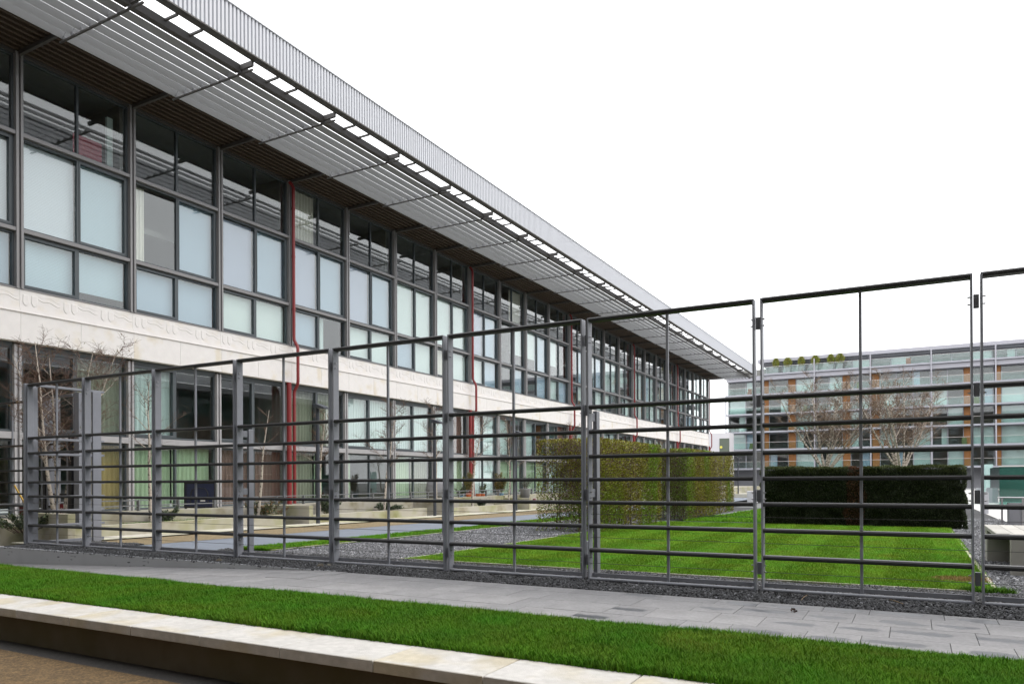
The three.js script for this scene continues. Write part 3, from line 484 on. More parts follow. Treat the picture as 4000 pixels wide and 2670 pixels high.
// ================================================================= the apartment block that closes the courtyard
{
  const Z = -119.5, root = thing('balcony_block', 'long pale grey apartment block with orange panels and glass balconies', 'building', [-5, -0.32, Z - 4]);
  const metal = std([0.36, 0.355, 0.39], 0.55), slabM = std([0.34, 0.345, 0.38], 0.6), dark = std([0.30, 0.30, 0.32], 0.8), orange = std([0.36, 0.145, 0.035], 0.6, { map: mottle }), topRail = std([0.55, 0.52, 0.5], 0.4);
  const cols = [-26.4, -20.8, -13.3, -5.7, 2.0, 9.6, 17.2, 24.8], floors = [2.83, 5.81, 8.58, 11.36, 14.37, 17.42];
  const orangeAt = [[-20.75, -20.1], [-17.2, -16.15], [-9.5, -8.5], [-5.55, -4.6], [5.95, 6.85], [9.75, 10.3], [13.4, 14.3]];
  const r = rng(88), pick = (a) => a[Math.floor(r() * a.length)];
  slab(root, 'back_wall', M.roomDark, -26.3, 25, -0.3, 19.1, Z - 7.2, Z - 7); slab(root, 'end_wall', M.roomDark, -26.4, -26.2, -0.3, 17.3, Z - 7, Z - 1.7);
  slab(root, 'roof', metal, -21.6, 25.5, 19.25, 19.82, Z - 8, Z - 0.75, 0.05); slab(root, 'roof_soffit', std([0.24, 0.24, 0.26], 0.7), -21.2, 25, 18.95, 19.245, Z - 8, Z - 1.6);
  function glazing(x0, x1, y0, y1, z, tall) {
    const n = Math.max(1, Math.round((x1 - x0) / 2.3)), w = (x1 - x0) / n, h = y1 - y0, L = [bx(x0, x1, y0, y0 + 0.07, -0.05, 0.05), bx(x0, x1, y1 - 0.07, y1, -0.05, 0.05)];
    for (let k = 0; k <= n; k++) L.push(bx(x0 + w * k - (k ? 0.06 : 0), x0 + w * k + (k < n ? 0.06 : 0), y0 + 0.07, y1 - 0.07, -0.05, 0.05));
    const g = merge(L), c = [(x0 + x1) / 2, (y0 + y1) / 2, z]; g.translate(-c[0], -c[1], 0);
    const f = add(root, 'window', g, metal, c);
    for (let k = 0; k < n; k++) {
      const px = x0 + w * (k + 0.5); add(f, 'pane', box(w - 0.12, h - 0.14, 0.016), M.glass, [px, c[1], z]);
      const t = r(); if (t < 0.34) add(f, 'blind', box(w - 0.14, h - 0.16, 0.012), pick([CLOTH.m, CLOTH.h, CLOTH.h]), [px, c[1], z - 0.3]);
      else if (t < 0.55) add(f, 'curtain', box(w * 0.35, h - 0.16, 0.03), pick([CLOTH.m, CLOTH.s, CLOTH.h]), [px + (r() < 0.5 ? -1 : 1) * w * 0.28, c[1], z - 0.32]);
    }
  }
  for (let f = 0; f < floors.length; f++) {
    const y = floors[f], top = f + 1 < floors.length ? floors[f + 1] - 0.3 - (f === 4 ? 0.62 : 0) : 18.94;
    slab(root, 'floor_slab', dark, -26.2, 25, y - 0.28, y - 0.02, Z - 7, Z - 1.75);
    for (let b = 0; b < cols.length - 1; b++) {
      const a = cols[b], e = cols[b + 1]; if (f === 5 && b === 0) continue;
      slab(root, 'balcony_slab', slabM, a + 0.09, e - 0.09, y - 0.24, y, Z - 1.74, Z + 0.02, 0.01);
      const back = f === 5 ? Z - 2.6 : Z - 1.5, zs = f === 5 ? [] : orangeAt.filter(([p, q]) => p >= a - 0.1 && q <= e + 0.1);
      let x = a + 0.1; for (const [p, q] of zs) { if (p - x > 0.4) glazing(x, p - 0.04, y + 0.02, top, back); slab(root, 'orange_panel', orange, p, q, y + 0.02, top, back - 0.04, back + 0.06, 0.01); x = q + 0.04; } if (e - 0.1 - x > 0.4) glazing(x, e - 0.1, y + 0.02, top, back);
      if (f === 4) slab(root, 'spandrel_panel', metal, a + 0.09, e - 0.09, top + 0.01, y + 2.78, Z - 1.5, Z - 0.28, 0.01);
      const gl = slab(root, 'glass_balustrade', M.glassGreen, a + 0.12, e - 0.12, y + 0.06, y + 1.02, Z - 0.06, Z - 0.04);
      slab(gl, 'top_rail', topRail, a + 0.12, e - 0.12, y + 1.022, y + 1.062, Z - 0.075, Z - 0.025);
      if (f && r() < 0.45) { const q = pick([[0.10, 0.13, 0.05], [0.03, 0.03, 0.035], [0.2, 0.08, 0.04]]), bxx = a + 1 + r() * (e - a - 2.5); slab(root, 'balcony_chair', std(q, 0.8), bxx, bxx + 0.6, y + 0.002, y + 0.45, Z - 0.9, Z - 0.4, 0.03); slab(root, 'balcony_chair', std(q, 0.8), bxx, bxx + 0.6, y + 0.452, y + 0.95, Z - 0.9, Z - 0.82, 0.03); }
    }
  }
  for (let b = 0; b < cols.length - 1; b++) { slab(root, 'ground_wall', dark, cols[b] + 0.1, cols[b + 1] - 0.1, -0.3, 2.54, Z - 3.1, Z - 3); }
  for (const x of cols) slab(root, 'column', metal, x - 0.085, x + 0.085, -0.32, x < -25 ? 14.4 : 19.2, Z - 0.11, Z + 0.06);
}
{ // white rendered house between the two blocks
  const Z = -112, [x0, y1] = onZ(2785, 1691, Z), [x1] = onZ(2850, 1691, Z), root = thing('white_house', 'plain white rendered building with a dark green panel beyond the red downpipe', 'building', [x0, -0.32, Z - 3]);
  slab(root, 'wall', std([0.62, 0.6, 0.62], 0.85), x0 - 6, x1, -0.32, y1, Z - 3, Z);
  const [a, b] = onZ(2811, 1712, Z); slab(root, 'green_panel', std([0.12, 0.14, 0.11], 0.8), a, x1 - 0.02, 0, b, Z + 0.01, Z + 0.05);
  const [c, d] = onZ(2818, 1746, Z); add(root, 'round_disc', cyl(0.19, 0.19, 0.04, 20), std([0.75, 0.68, 0.12], 0.6), [c, d, Z + 0.08], 0, Math.PI / 2);
}

// ================================================================= hedges, trees and shrubs
class Tubes { // collects tapered stems into one geometry
  constructor() { this.P = []; this.N = []; this.U = []; this.I = []; }
  add(pts, rad, sides = 5) {
    const o0 = this.P.length / 3, up = new THREE.Vector3(), a = new THREE.Vector3(), b = new THREE.Vector3(), t = new THREE.Vector3(); let len = 0;
    for (let k = 0; k < pts.length; k++) {
      t.subVectors(pts[Math.min(k + 1, pts.length - 1)], pts[Math.max(k - 1, 0)]).normalize(); up.set(Math.abs(t.y) > 0.9 ? 1 : 0, Math.abs(t.y) > 0.9 ? 0 : 1, 0); a.crossVectors(t, up).normalize(); b.crossVectors(t, a);
      if (k) len += pts[k].distanceTo(pts[k - 1]);
      for (let s = 0; s <= sides; s++) { const w = s / sides * 6.28318, c = Math.cos(w), q = Math.sin(w), nx = a.x * c + b.x * q, ny = a.y * c + b.y * q, nz = a.z * c + b.z * q; this.P.push(pts[k].x + nx * rad[k], pts[k].y + ny * rad[k], pts[k].z + nz * rad[k]); this.N.push(nx, ny, nz); this.U.push(s / sides, len); }
      if (k) for (let s = 0; s < sides; s++) { const i = o0 + (k - 1) * (sides + 1) + s, j = i + sides + 1; this.I.push(i, i + 1, j, i + 1, j + 1, j); }
    }
  }
  geo() { const g = new THREE.BufferGeometry(); g.setAttribute('position', new THREE.Float32BufferAttribute(this.P, 3)); g.setAttribute('normal', new THREE.Float32BufferAttribute(this.N, 3)); g.setAttribute('uv', new THREE.Float32BufferAttribute(this.U, 2)); g.setIndex(this.I); return g; }
}
class Leaves { // collects small folded leaves, each with its own colour
  constructor() { this.P = []; this.C = []; this.I = []; }
  add(x, y, z, s, dir, col, r, wide = 0.55) {
    const a = new THREE.Vector3(dir.x + (r() - 0.5) * 1.2, dir.y + (r() - 0.5) * 1.2, dir.z + (r() - 0.5) * 1.2).normalize(), b = new THREE.Vector3(r() - 0.5, r() - 0.5, r() - 0.5).cross(a).normalize(), n = new THREE.Vector3().crossVectors(a, b), o = this.P.length / 3, w = s * wide * 0.5, f = s * 0.12;
    this.P.push(x, y, z, x + a.x * s * 0.5 + b.x * w + n.x * f, y + a.y * s * 0.5 + b.y * w + n.y * f, z + a.z * s * 0.5 + b.z * w + n.z * f, x + a.x * s, y + a.y * s, z + a.z * s, x + a.x * s * 0.5 - b.x * w + n.x * f, y + a.y * s * 0.5 - b.y * w + n.y * f, z + a.z * s * 0.5 - b.z * w + n.z * f);
    for (let k = 0; k < 4; k++) this.C.push(...col); this.I.push(o, o + 1, o + 2, o, o + 2, o + 3);
  }
  geo() { const g = new THREE.BufferGeometry(); g.setAttribute('position', new THREE.Float32BufferAttribute(this.P, 3)); g.setAttribute('color', new THREE.Float32BufferAttribute(this.C, 3)); g.setIndex(this.I); g.computeVertexNormals(); return g; }
}
const leafV = new THREE.MeshPhysicalMaterial({ color: 0xffffff, vertexColors: true, roughness: 0.6, side: THREE.DoubleSide, transmission: 0.2, thickness: 0 });
const needle = new THREE.MeshStandardMaterial({ color: 0xffffff, vertexColors: true, roughness: 0.7, side: THREE.DoubleSide });
const bark = std([0.58, 0.55, 0.51], 0.8, { map: (() => { const n = fbm(71, 8, 4), m = fbm(72, 32, 3); const t = tex(256, 1, (u, v) => { const b = smooth(0.62, 0.7, n(u * 0.5, v * 3 % 1)) * 0.65, c = smooth(0.66, 0.72, m(u, v * 2 % 1)) * 0.4, g = 0.95 - b - c; return [g, g * 0.97, g * 0.93]; }); t.repeat.set(1, 1.1); return t; })() });
const twigM = std([0.14, 0.085, 0.06], 0.8), twigPale = std([0.20, 0.14, 0.10], 0.8), brownTwig = std([0.11, 0.075, 0.055], 0.85);

function birch(label, group, base, height, o = {}) {
  const { seed = 1, stems = 1, spread = 0.12, low = 0.3, reach = 0.42, limbs = 14, twigs = 5, thick = 0.03, droop = 0.1, leaf = 0.02, twigMat = twigM, tw = 0.0035, clear = 0 } = o;
  const t = thing(o.name ?? 'birch_tree', label, 'tree', base, group), r = rng(seed * 7919), T = new Tubes(), W = new Tubes(), L = new Leaves(), V = (x, y, z) => new THREE.Vector3(x, y, z);
  function shoot(tubes, p, d, len, rad, segs, wander, sides, lift) { const pts = [p.clone()], rr = [rad], dir = d.clone(); for (let k = 1; k <= segs; k++) { dir.x += (r() - 0.5) * wander; dir.z += (r() - 0.5) * wander; dir.y += (r() - 0.5) * wander * 0.6 + lift; dir.normalize(); pts.push(pts[k - 1].clone().addScaledVector(dir, len / segs)); rr.push(Math.max(rad * (1 - 0.85 * k / segs), tw * 0.6)); } tubes.add(pts, rr, sides); return pts; }
  const bud = (p) => { if (r() < leaf) L.add(p.x, p.y, p.z, 0.03 + 0.02 * r(), V(0, -1, 0), r() < 0.6 ? [0.20, 0.15, 0.03] : [0.12, 0.13, 0.03], r); };
  function twig(p, d, len, depth) {
    const pts = shoot(W, p, d, len, tw * (depth ? 1.7 : 1), 3, 0.5, 3, depth ? 0.02 : -droop); bud(pts[3]); bud(pts[2]);
    if (depth) for (let k = 0; k < twigs; k++) { const q = pts[1 + Math.floor(r() * 3)], a = r() * 6.28; twig(q, V(Math.cos(a) * 0.8 + d.x * 0.5, 0.35 + 0.6 * r(), Math.sin(a) * 0.8 + d.z * 0.5).normalize(), len * (0.45 + 0.3 * r()), depth - 1); }
  }
  const bole = o.bole ?? 0; if (bole) T.add([V(0, 0, 0), V(0.02, bole * 0.5, -0.02), V(0, bole * 1.05, 0)], [thick * 2.1, thick * 1.8, thick * 1.75], 10);
  for (let s = 0; s < stems; s++) {
    const a = s / stems * 6.28 + r() * 1.2, lean = spread * (stems > 1 ? 1.6 : 0.6) * (bole ? 0.25 + 1.1 * ((s * 0.618) % 1) : 1), h = (height - bole) * (stems > 1 ? 0.78 + 0.28 * r() - 0.12 * lean : 0.93), d = V(Math.cos(a) * lean, 1, Math.sin(a) * lean).normalize(), off = thick * 1.2 * (stems > 1);
    const pts = shoot(T, V(Math.cos(a) * off, bole, Math.sin(a) * off), d, h, thick * (0.75 + 0.5 * r()) * (bole ? 0.8 : 1), 9, 0.13, 8, bole ? 0.035 : 0.02);
    for (let k = 0; k < limbs; k++) {
      const f = low + (0.97 - low) * Math.pow((k + r() * 0.8) / limbs, 0.85), i = Math.min(8, Math.floor(f * 9)), p = pts[i].clone().lerp(pts[i + 1], f * 9 - i), b = k * 2.4 + r(), len = height * reach * (1.05 - f * 0.75) * (0.6 + 0.6 * r());
      const lp = shoot(len * 0.012 > 0.006 ? T : W, p, V(Math.cos(b), 0.65 + 0.7 * r(), Math.sin(b)).normalize(), len, Math.max(tw * 1.6, thick * (stems > 1 ? 0.26 : 0.36) * (1 - f * 0.6)), 4, 0.3, 5, 0.05);
      for (let m = 1; m <= 4; m++) for (let q = 0; q < (m > 1 ? 2 : 1) + (clear ? 0 : 1); q++) { const c = r() * 6.28; twig(lp[m], V(Math.cos(c) + Math.cos(b) * 0.8, 0.5 + 0.6 * r(), Math.sin(c) + Math.sin(b) * 0.8).normalize(), len * (0.22 + 0.2 * r()) + 0.08, 1); }
    }
  }
  add(t, 'trunk', T.geo(), bark, base); const c = add(t, 'crown', W.geo(), twigMat, base); if (L.I.length) add(c, 'catkins', L.geo(), leafV, base);
  return t;
}
// two broad multi-stemmed birches behind the dark hedge
birch('wide multi-stemmed silver birch rising behind the unbroken end of the dark hedge', 'silver birches behind the dark hedge', [-3.55, gy(-36), -36], 6.3, { seed: 3, stems: 10, spread: 0.42, bole: 1.75, low: 0.18, reach: 0.24, limbs: 12, twigs: 3, thick: 0.062, leaf: 0.06, twigMat: twigPale, tw: 0.0054 });
birch('wide multi-stemmed silver birch rising behind the trimmed end of the dark hedge', 'silver birches behind the dark hedge', [-0.55, gy(-36), -36], 6.5, { seed: 8, stems: 10, spread: 0.42, bole: 1.75, low: 0.18, reach: 0.24, limbs: 12, twigs: 3, thick: 0.064, leaf: 0.06, twigMat: twigPale, tw: 0.0054 });
// young trees in the planters
birch('bushy multi-stemmed birch in the planter behind the gate', 'birches in the planters', [-16.9, 0.15, -9.75], 4.75, { seed: 12, stems: 5, spread: 0.085, low: 0.3, reach: 0.3, limbs: 13, twigs: 4, thick: 0.05, leaf: 0.03 });
birch('bare young birch before pale mint and green curtains', 'birches in the planters', [-16.7, 0.17, -11.9], 3.8, { seed: 14, low: 0.42, limbs: 9, twigs: 2, thick: 0.055, reach: 0.32, clear: 1, leaf: 0.0 });
birch('cut back young birch with few branches before the brown curtains', 'birches in the planters', [-16.7, 0.15, -15.3], 3.4, { seed: 17, low: 0.5, limbs: 7, twigs: 1, thick: 0.055, reach: 0.26, clear: 1, leaf: 0.0 });
[[-17.8, 3.6, 'slender birch beside the first lamp post'], [-21.1, 4.2, 'slender birch in front of mint curtained windows between two lamp posts'], [-24.4, 4.4, 'slender birch beside the second lamp post'], [-27.1, 4.3, 'slender birch near the orange plant pots'], [-30.3, 4.4, 'slender birch near the galvanised tub'], [-37.5, 4.6, 'slender birch partly hidden by the beech hedge'], [-52, 4.6, 'slender birch far along the planters above the beech hedge']].forEach(([z, h, label], k) => birch(label, 'birches in the planters', [-16.7, 0.17 + gy(z), z], h, { seed: 20 + k, low: 0.38, limbs: 12, twigs: 4, thick: 0.05, reach: 0.3, leaf: 0.04, tw: 0.004 }));

function beech(label, x0, x1, z0, z1, h, seed) { // a clipped hedge just coming into leaf
  const base = [(x0 + x1) / 2, gy((z0 + z1) / 2) - 0.02, (z0 + z1) / 2], t = thing('beech_hedge', label, 'hedge', base, 'beech hedges'), r = rng(seed), T = new Tubes(), L = new Leaves(), V = (x, y, z) => new THREE.Vector3(x, y, z), wx = x1 - x0, wz = z1 - z0, n1 = lattice(32, seed + 1), n2 = lattice(32, seed + 2);
  const stems = Math.round(wz * 7);
  for (let k = 0; k < stems; k++) { const x = (r() - 0.5) * wx * 0.75, z = -wz / 2 + 0.12 + (wz - 0.24) * (k + r()) / stems, pts = [V(x, 0, z)], rr = [0.016 + 0.012 * r()]; for (let j = 1; j <= 4; j++) { pts.push(V(x + (r() - 0.5) * 0.16, h * j / 4 * 0.97, z + (r() - 0.5) * 0.16)); rr.push(rr[0] * (1 - 0.19 * j)); } T.add(pts, rr, 5); }
  for (let k = 0; k < wz * 2200; k++) { // side twigs reaching the clipped faces
    const y = h * (0.1 + 0.9 * Math.pow(r(), 0.75)), z = (r() - 0.5) * wz, x = (r() - 0.5) * wx, a = r() * 6.28, l = 0.12 + 0.22 * r(), p = V(x * 0.8, y - 0.08, z * 0.985), dx = Math.cos(a) * l, dz = Math.sin(a) * l * 0.7;
    const cx = (v) => clamp(v, -wx / 2, wx / 2), cz = (v) => clamp(v, -wz / 2, wz / 2), e = V(cx(p.x + dx), Math.min(h, p.y + 0.06 + 0.16 * r()), cz(p.z + dz)); T.add([p, p.clone().lerp(e, 0.5).add(V((r() - 0.5) * 0.03, 0.01, (r() - 0.5) * 0.03)), e], [0.005, 0.004, 0.0022], 3);
  }
  for (let k = 0; k < wz * 11000; k++) {
    const face = r(); let x = (r() - 0.5) * wx, y = h * (0.03 + 0.97 * r()), z = (r() - 0.5) * wz, d = V(0, 0.6, 0); const inset = 0.12 * r() * r();
    if (face < 0.52) { x = wx / 2 - inset; d.x = 1; } else if (face < 0.72) { z = wz / 2 - inset; d.z = 1; } else if (face < 0.86) { y = h - inset; d.y = 1.4; } else if (face < 0.93) { x = -wx / 2 + inset; d.x = -1; }
    const band = n1(z * 1.1 + x + 9, 3 + y * 0.25), fine = n2(z * 3 + 7, y * 2.4 + x + 5), keep = 0.32 + 1.15 * (band * 0.6 + fine * 0.4 - 0.30); if (r() > keep || (y < 0.35 && r() < 0.35)) continue;
    const lush = smooth(0.5, 0.75, band), v = 0.8 + 0.4 * r(), brown = r() < 0.24; L.add(x, y, z, 0.032 + 0.028 * r(), d, brown ? [0.17 * v, 0.10 * v, 0.04 * v] : [(0.27 - 0.07 * lush) * v, (0.265 + 0.055 * lush) * v, 0.022 * v], r, 0.62);
  }
  add(t, 'twigs', T.geo(), brownTwig, base); const l = add(t, 'leaves', L.geo(), leafV, base); l.userData.kind = 'stuff'; return t;
}
beech('clipped beech hedge with fresh yellow green leaves, end against the gravel', -8.35, -6.6, -21.3, -16.6, 2.33, 501);
beech('clipped beech hedge beyond the gap, browner at its near end', -8.4, -6.65, -31.5, -24.4, 2.42, 502);
{ // dense yew hedge
  const x0 = -3.92, x1 = 1.12, z0 = -23.7, z1 = -22.35, h = 1.66, base = [(x0 + x1) / 2, gy(-22.6) - 0.02, (z0 + z1) / 2], t = thing('yew_hedge', 'dense dark green clipped yew hedge at the end of the lawn', 'hedge', base), r = rng(900), wx = x1 - x0, wz = z1 - z0, n1 = lattice(64, 91), n2 = lattice(64, 92);
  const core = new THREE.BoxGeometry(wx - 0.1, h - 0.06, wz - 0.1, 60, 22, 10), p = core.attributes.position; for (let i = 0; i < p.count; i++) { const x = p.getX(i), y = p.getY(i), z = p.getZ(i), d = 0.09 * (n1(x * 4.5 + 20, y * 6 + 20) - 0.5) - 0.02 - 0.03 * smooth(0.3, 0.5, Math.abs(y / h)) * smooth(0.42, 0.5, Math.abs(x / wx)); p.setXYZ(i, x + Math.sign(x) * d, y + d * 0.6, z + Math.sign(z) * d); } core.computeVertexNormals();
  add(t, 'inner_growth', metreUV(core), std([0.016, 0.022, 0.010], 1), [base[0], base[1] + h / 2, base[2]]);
  const L = new Leaves();
  for (let k = 0; k < 52000; k++) {
    const face = r(); let x = (r() - 0.5) * wx, y = h * r(), z = (r() - 0.5) * wz; const d = new THREE.Vector3(0, 0.5, 0), inset = 0.05 * r();
    if (face < 0.52) { z = wz / 2 - inset; d.z = 1; } else if (face < 0.64) { x = wx / 2 - inset; d.x = 1; } else if (face < 0.92) { y = h - inset; d.y = 1.3; } else { x = -wx / 2 + inset; d.x = -1; }
    if (Math.abs(x) > wx / 2 - 0.08 && y > h - 0.08 && r() < 0.8) continue;
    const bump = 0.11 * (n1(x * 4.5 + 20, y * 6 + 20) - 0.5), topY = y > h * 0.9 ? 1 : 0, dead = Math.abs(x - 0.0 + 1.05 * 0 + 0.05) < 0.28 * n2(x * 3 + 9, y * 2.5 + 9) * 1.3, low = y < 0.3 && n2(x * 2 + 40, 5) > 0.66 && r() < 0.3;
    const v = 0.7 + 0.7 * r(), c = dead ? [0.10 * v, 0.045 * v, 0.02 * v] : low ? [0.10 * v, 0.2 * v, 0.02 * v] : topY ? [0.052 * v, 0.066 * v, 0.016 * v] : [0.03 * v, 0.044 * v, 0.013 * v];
    L.add(x + bump * d.x, y + (d.y > 1 ? bump * 0.5 : 0), z + bump * d.z, 0.04 + 0.035 * r(), d, c, r, 0.4);
  }
  const l = add(t, 'needles', L.geo(), needle, base); l.userData.kind = 'stuff';
}
function shrub(name, label, base, rx, ry, rz, n, colors, seed, leaf = 0.05, group, wide = 0.5) {
  const t = thing(name, label, 'shrub', base, group), r = rng(seed), T = new Tubes(), L = new Leaves(), V = (x, y, z) => new THREE.Vector3(x, y, z);
  const S = Math.max(6, Math.round(rx * 26));
  for (let k = 0; k < S; k++) {
    const a = r() * 6.28, q = Math.sqrt(r()) * 0.95, e = V(Math.cos(a) * rx * q, ry * (0.55 + 0.45 * r()) * (1 - 0.35 * q * q), Math.sin(a) * rz * q), p0 = V(e.x * 0.2, 0, e.z * 0.2), mid = p0.clone().lerp(e, 0.5).add(V((r() - 0.5) * 0.06, 0.04, (r() - 0.5) * 0.06)); T.add([p0, mid, e], [0.009, 0.006, 0.003], 4);
    for (let j = 0; j < n / S; j++) { const f = 0.25 + 0.75 * r(), pos = f < 0.5 ? p0.clone().lerp(mid, f * 2) : mid.clone().lerp(e, f * 2 - 1), c = colors[Math.floor(r() * colors.length)], v = 0.75 + 0.5 * r(); L.add(pos.x + (r() - 0.5) * 0.09, Math.max(0.01, pos.y + (r() - 0.5) * 0.08), pos.z + (r() - 0.5) * 0.09, leaf * (0.7 + 0.6 * r()), V(e.x, 0.5, e.z), c.map((x) => x * v), r, wide); }
  }
  add(t, 'stems', T.geo(), brownTwig, base); const l = add(t, 'leaves', L.geo(), leafV, base); l.userData.kind = 'stuff'; return t;
}

// ================================================================= planters, railing and things on the terrace
const moss = [0.06, 0.09, 0.02], olive = [0.11, 0.13, 0.09], fresh = [0.14, 0.22, 0.03], deep = [0.035, 0.06, 0.025], russet = [0.2, 0.1, 0.03], strawC = [0.24, 0.2, 0.05];
{
  const divZ = []; for (let k = 0; k < 12; k++) divZ.push(-9.3 - 7.134 * k);
  const words = ['beside the gate', 'before the blue tables', 'next to the first lamp post', 'next to the second lamp post', 'by the orange pots', 'by the galvanised tub'];
  divZ.forEach((z, k) => {
    if (z < -75) return; const g = gy(z), next = z - 7.134, where = words[k] ?? 'far along the terrace behind the beech hedges', grp = k > 5 ? 'far concrete planters' : undefined;
    const t = thing('concrete_planter', 'low board marked concrete planter ' + where, 'planter', [-16.2, g, (z + next) / 2], grp);
    slab(t, 'front_wall', M.concrete, -16.20, -16.04, g - 0.2, g + 0.27, next + 0.75, z - 0.18, 0.006, k % 4);
    slab(t, 'return_wall', M.concrete, -17.2, -16.20, g - 0.2, g + 0.268, next + 0.75, next + 0.9, 0.006, k % 3);
    slab(t, 'divider', M.concrete, -17.35, -15.80, g - 0.2, g + 0.57, z - 0.17, z, 0.008, (k + 1) % 4);
    slab(t, 'back_wall', M.concrete, -17.34, -17.2, g - 0.2, 0.5, next + 0.001, z - 0.171, 0.006, (k + 2) % 4);
    slab(t, 'earth', M.soil, -17.2, -16.20, g - 0.1, g + 0.19, next + 0.9, z - 0.171);
  });
  // railing on the terrace edge
  const rail = thing('terrace_railing', 'low grey steel railing along the terrace edge', 'railing', [-17.85, 0.28, -40]), steel = std([0.22, 0.225, 0.235], 0.4, { metalness: 0.4 });
  for (const y of [0.76, 0.62, 0.47]) slab(rail, 'rail', steel, -17.87, -17.83, y - 0.014, y + 0.014, -80, -6);
  for (let z = -6.4; z > -64; z -= 1.19) slab(rail, 'upright', steel, -17.9, -17.80, 0.28, 0.772, z - 0.02, z + 0.02);
}
// shrubs in the planters
const plantAt = (px, py, X) => { const p = onX(px, py, X); return [X, 0.17 + gy(p[2]), p[2]]; };
[[95, 1960, 0.9, 0.35, [deep, olive, moss], 'low grey green shrub beyond the short fence'], [640, 1960, 0.55, 0.35, [deep, moss, olive], 'spreading green shrub beside the folded blue tables'], [1040, 1960, 0.6, 0.45, [olive, russet, moss], 'ragged green and russet shrub below the brown curtains'], [1275, 1960, 0.55, 0.55, [olive, deep, moss], 'grey green rounded shrub behind the first lamp post'],
  [1505, 1970, 0.65, 0.32, [deep, olive, moss], 'dark low shrub trailing over the planter wall'], [1710, 1960, 0.45, 0.35, [fresh, fresh, moss], 'bright yellow green shrub behind the second lamp post'], [1880, 1955, 0.45, 0.3, [deep, olive], 'dark shrub spilling past the concrete divider']].forEach(([px, py, w, h, c, label], k) => shrub('planter_shrub', label, plantAt(px, py, -16.75), w * 0.8, h * 1.35, w * 1.25, 1700, c, 700 + k, 0.06, 'shrubs in the planters'));
scatter('planter_grass', 'patch of bright green grass growing in the first planter', 'grass', [tuft(9, 0.08, 8, 0.05, 0.8)], leafMat(), 700, (r) => { const z = -11.3 - 2.6 * r(), x = -17.1 + 0.85 * r(); return [x, 0.19 + gy(z), z, 0.8 + 0.6 * r(), new THREE.Color().setRGB(0.06 + 0.03 * r(), 0.16 + 0.05 * r(), 0.015)]; }, 40);
{ // folded table tennis table: two navy leaves upright on a wheeled frame
  const z = -16.35, x = -20.4, y = 0.28, navy = std([0.018, 0.026, 0.075], 0.45), t = thing('folded_table', 'folded navy blue table tennis table with black frame standing on the terrace', 'table', [x, y, z]);
  const leaf = (dx, dz, ry) => { const m = add(t, 'table_leaf', chamfer(1.35, 0.78, 0.03, 0.01), navy, [x + dx, y + 0.52, z + dz], ry); add(m, 'leaf_edge', merge([bx(-0.69, 0.69, 0.37, 0.42, -0.02, 0.02), bx(-0.69, 0.69, -0.42, -0.37, -0.02, 0.02), bx(-0.70, -0.66, -0.4, 0.4, -0.021, 0.021), bx(0.66, 0.70, -0.4, 0.4, -0.021, 0.021)]), M.black, [x + dx, y + 0.52, z + dz]); };
  leaf(0.10, 0.12, 0); leaf(-0.22, -0.10, 0.05);
  add(t, 'support_arch', tubeGeo([[-0.42, -0.25, 0], [-0.40, 0.1, 0], [-0.3, 0.22, 0], [0, 0.26, 0], [0.3, 0.22, 0], [0.40, 0.1, 0], [0.42, -0.25, 0]], 0.014, 6, 30), M.black, [x + 0.1, y + 0.5, z + 0.17]);
  for (const [a, b] of [[-0.45, -0.2], [0.5, -0.2], [-0.45, 0.25], [0.5, 0.25]]) { slab(t, 'leg', M.black, x + a - 0.015, x + a + 0.015, y + 0.06, y + 0.16, z + b - 0.015, z + b + 0.015); add(t, 'wheel', new THREE.TorusGeometry(0.04, 0.018, 6, 12), M.black, [x + a, y + 0.06, z + b], Math.PI / 2); }
  slab(t, 'white_sticker', std([0.7, 0.7, 0.7], 0.5), x + 0.12, x + 0.34, y + 0.32, y + 0.37, z + 0.139, z + 0.142);
}
{ // covered barbecue
  const [x, , z] = onX(1712, 1950, -19.2), y = 0.28, t = thing('covered_barbecue', 'grey fabric cover draped over a barbecue behind the railing', 'barbecue', [x, y, z]), r = rng(3);
  const g = new THREE.SphereGeometry(1, 32, 20), p = g.attributes.position, n = lattice(32, 44);
  for (let i = 0; i < p.count; i++) { let a = p.getX(i), b = p.getY(i), c = p.getZ(i); const k = b > 0 ? 1 : 1.06 + 0.04 * Math.sin(Math.atan2(c, a) * 9); p.setXYZ(i, Math.sign(a) * Math.pow(Math.abs(a), 0.75) * 0.42 * k, (b > 0 ? Math.pow(b, 0.9) * 0.42 : b * 0.62) + 0.65, Math.sign(c) * Math.pow(Math.abs(c), 0.75) * 0.62 * k * (0.96 + 0.08 * n(a * 3 + 9, b * 6 + 9))); } g.computeVertexNormals();
  add(t, 'cover', metreUV(g), std([0.19, 0.19, 0.2], 0.75), [x, y, z]); for (const s of [-1, 1]) slab(t, 'leg', M.black, x - 0.25, x - 0.2, y, y + 0.3, z + s * 0.4 - 0.02, z + s * 0.4 + 0.02);
}
function pot(label, px, X, r0, h, mat, plant) {
  const z = onX(px, 1940, X)[2], y = 0.28, t = thing('plant_pot', label, 'plant pot', [X, y, z]);
  add(t, 'pot', new THREE.LatheGeometry([[0.001, 0.001], [r0 * 0.72, 0.001], [r0, h], [r0 * 1.06, h], [r0 * 1.06, h + 0.03], [r0 * 0.9, h + 0.03], [r0 * 0.88, h - 0.04], [0.001, h - 0.04]].map((p) => new THREE.Vector2(...p)), 18), mat, [X, y, z]);
  if (plant) { const s = shrub(plant[0], plant[1], [X, y + h - 0.04, z], plant[2], plant[3], plant[2], plant[4], plant[5], px, plant[6] ?? 0.07, undefined, plant[7] ?? 0.35); }
}
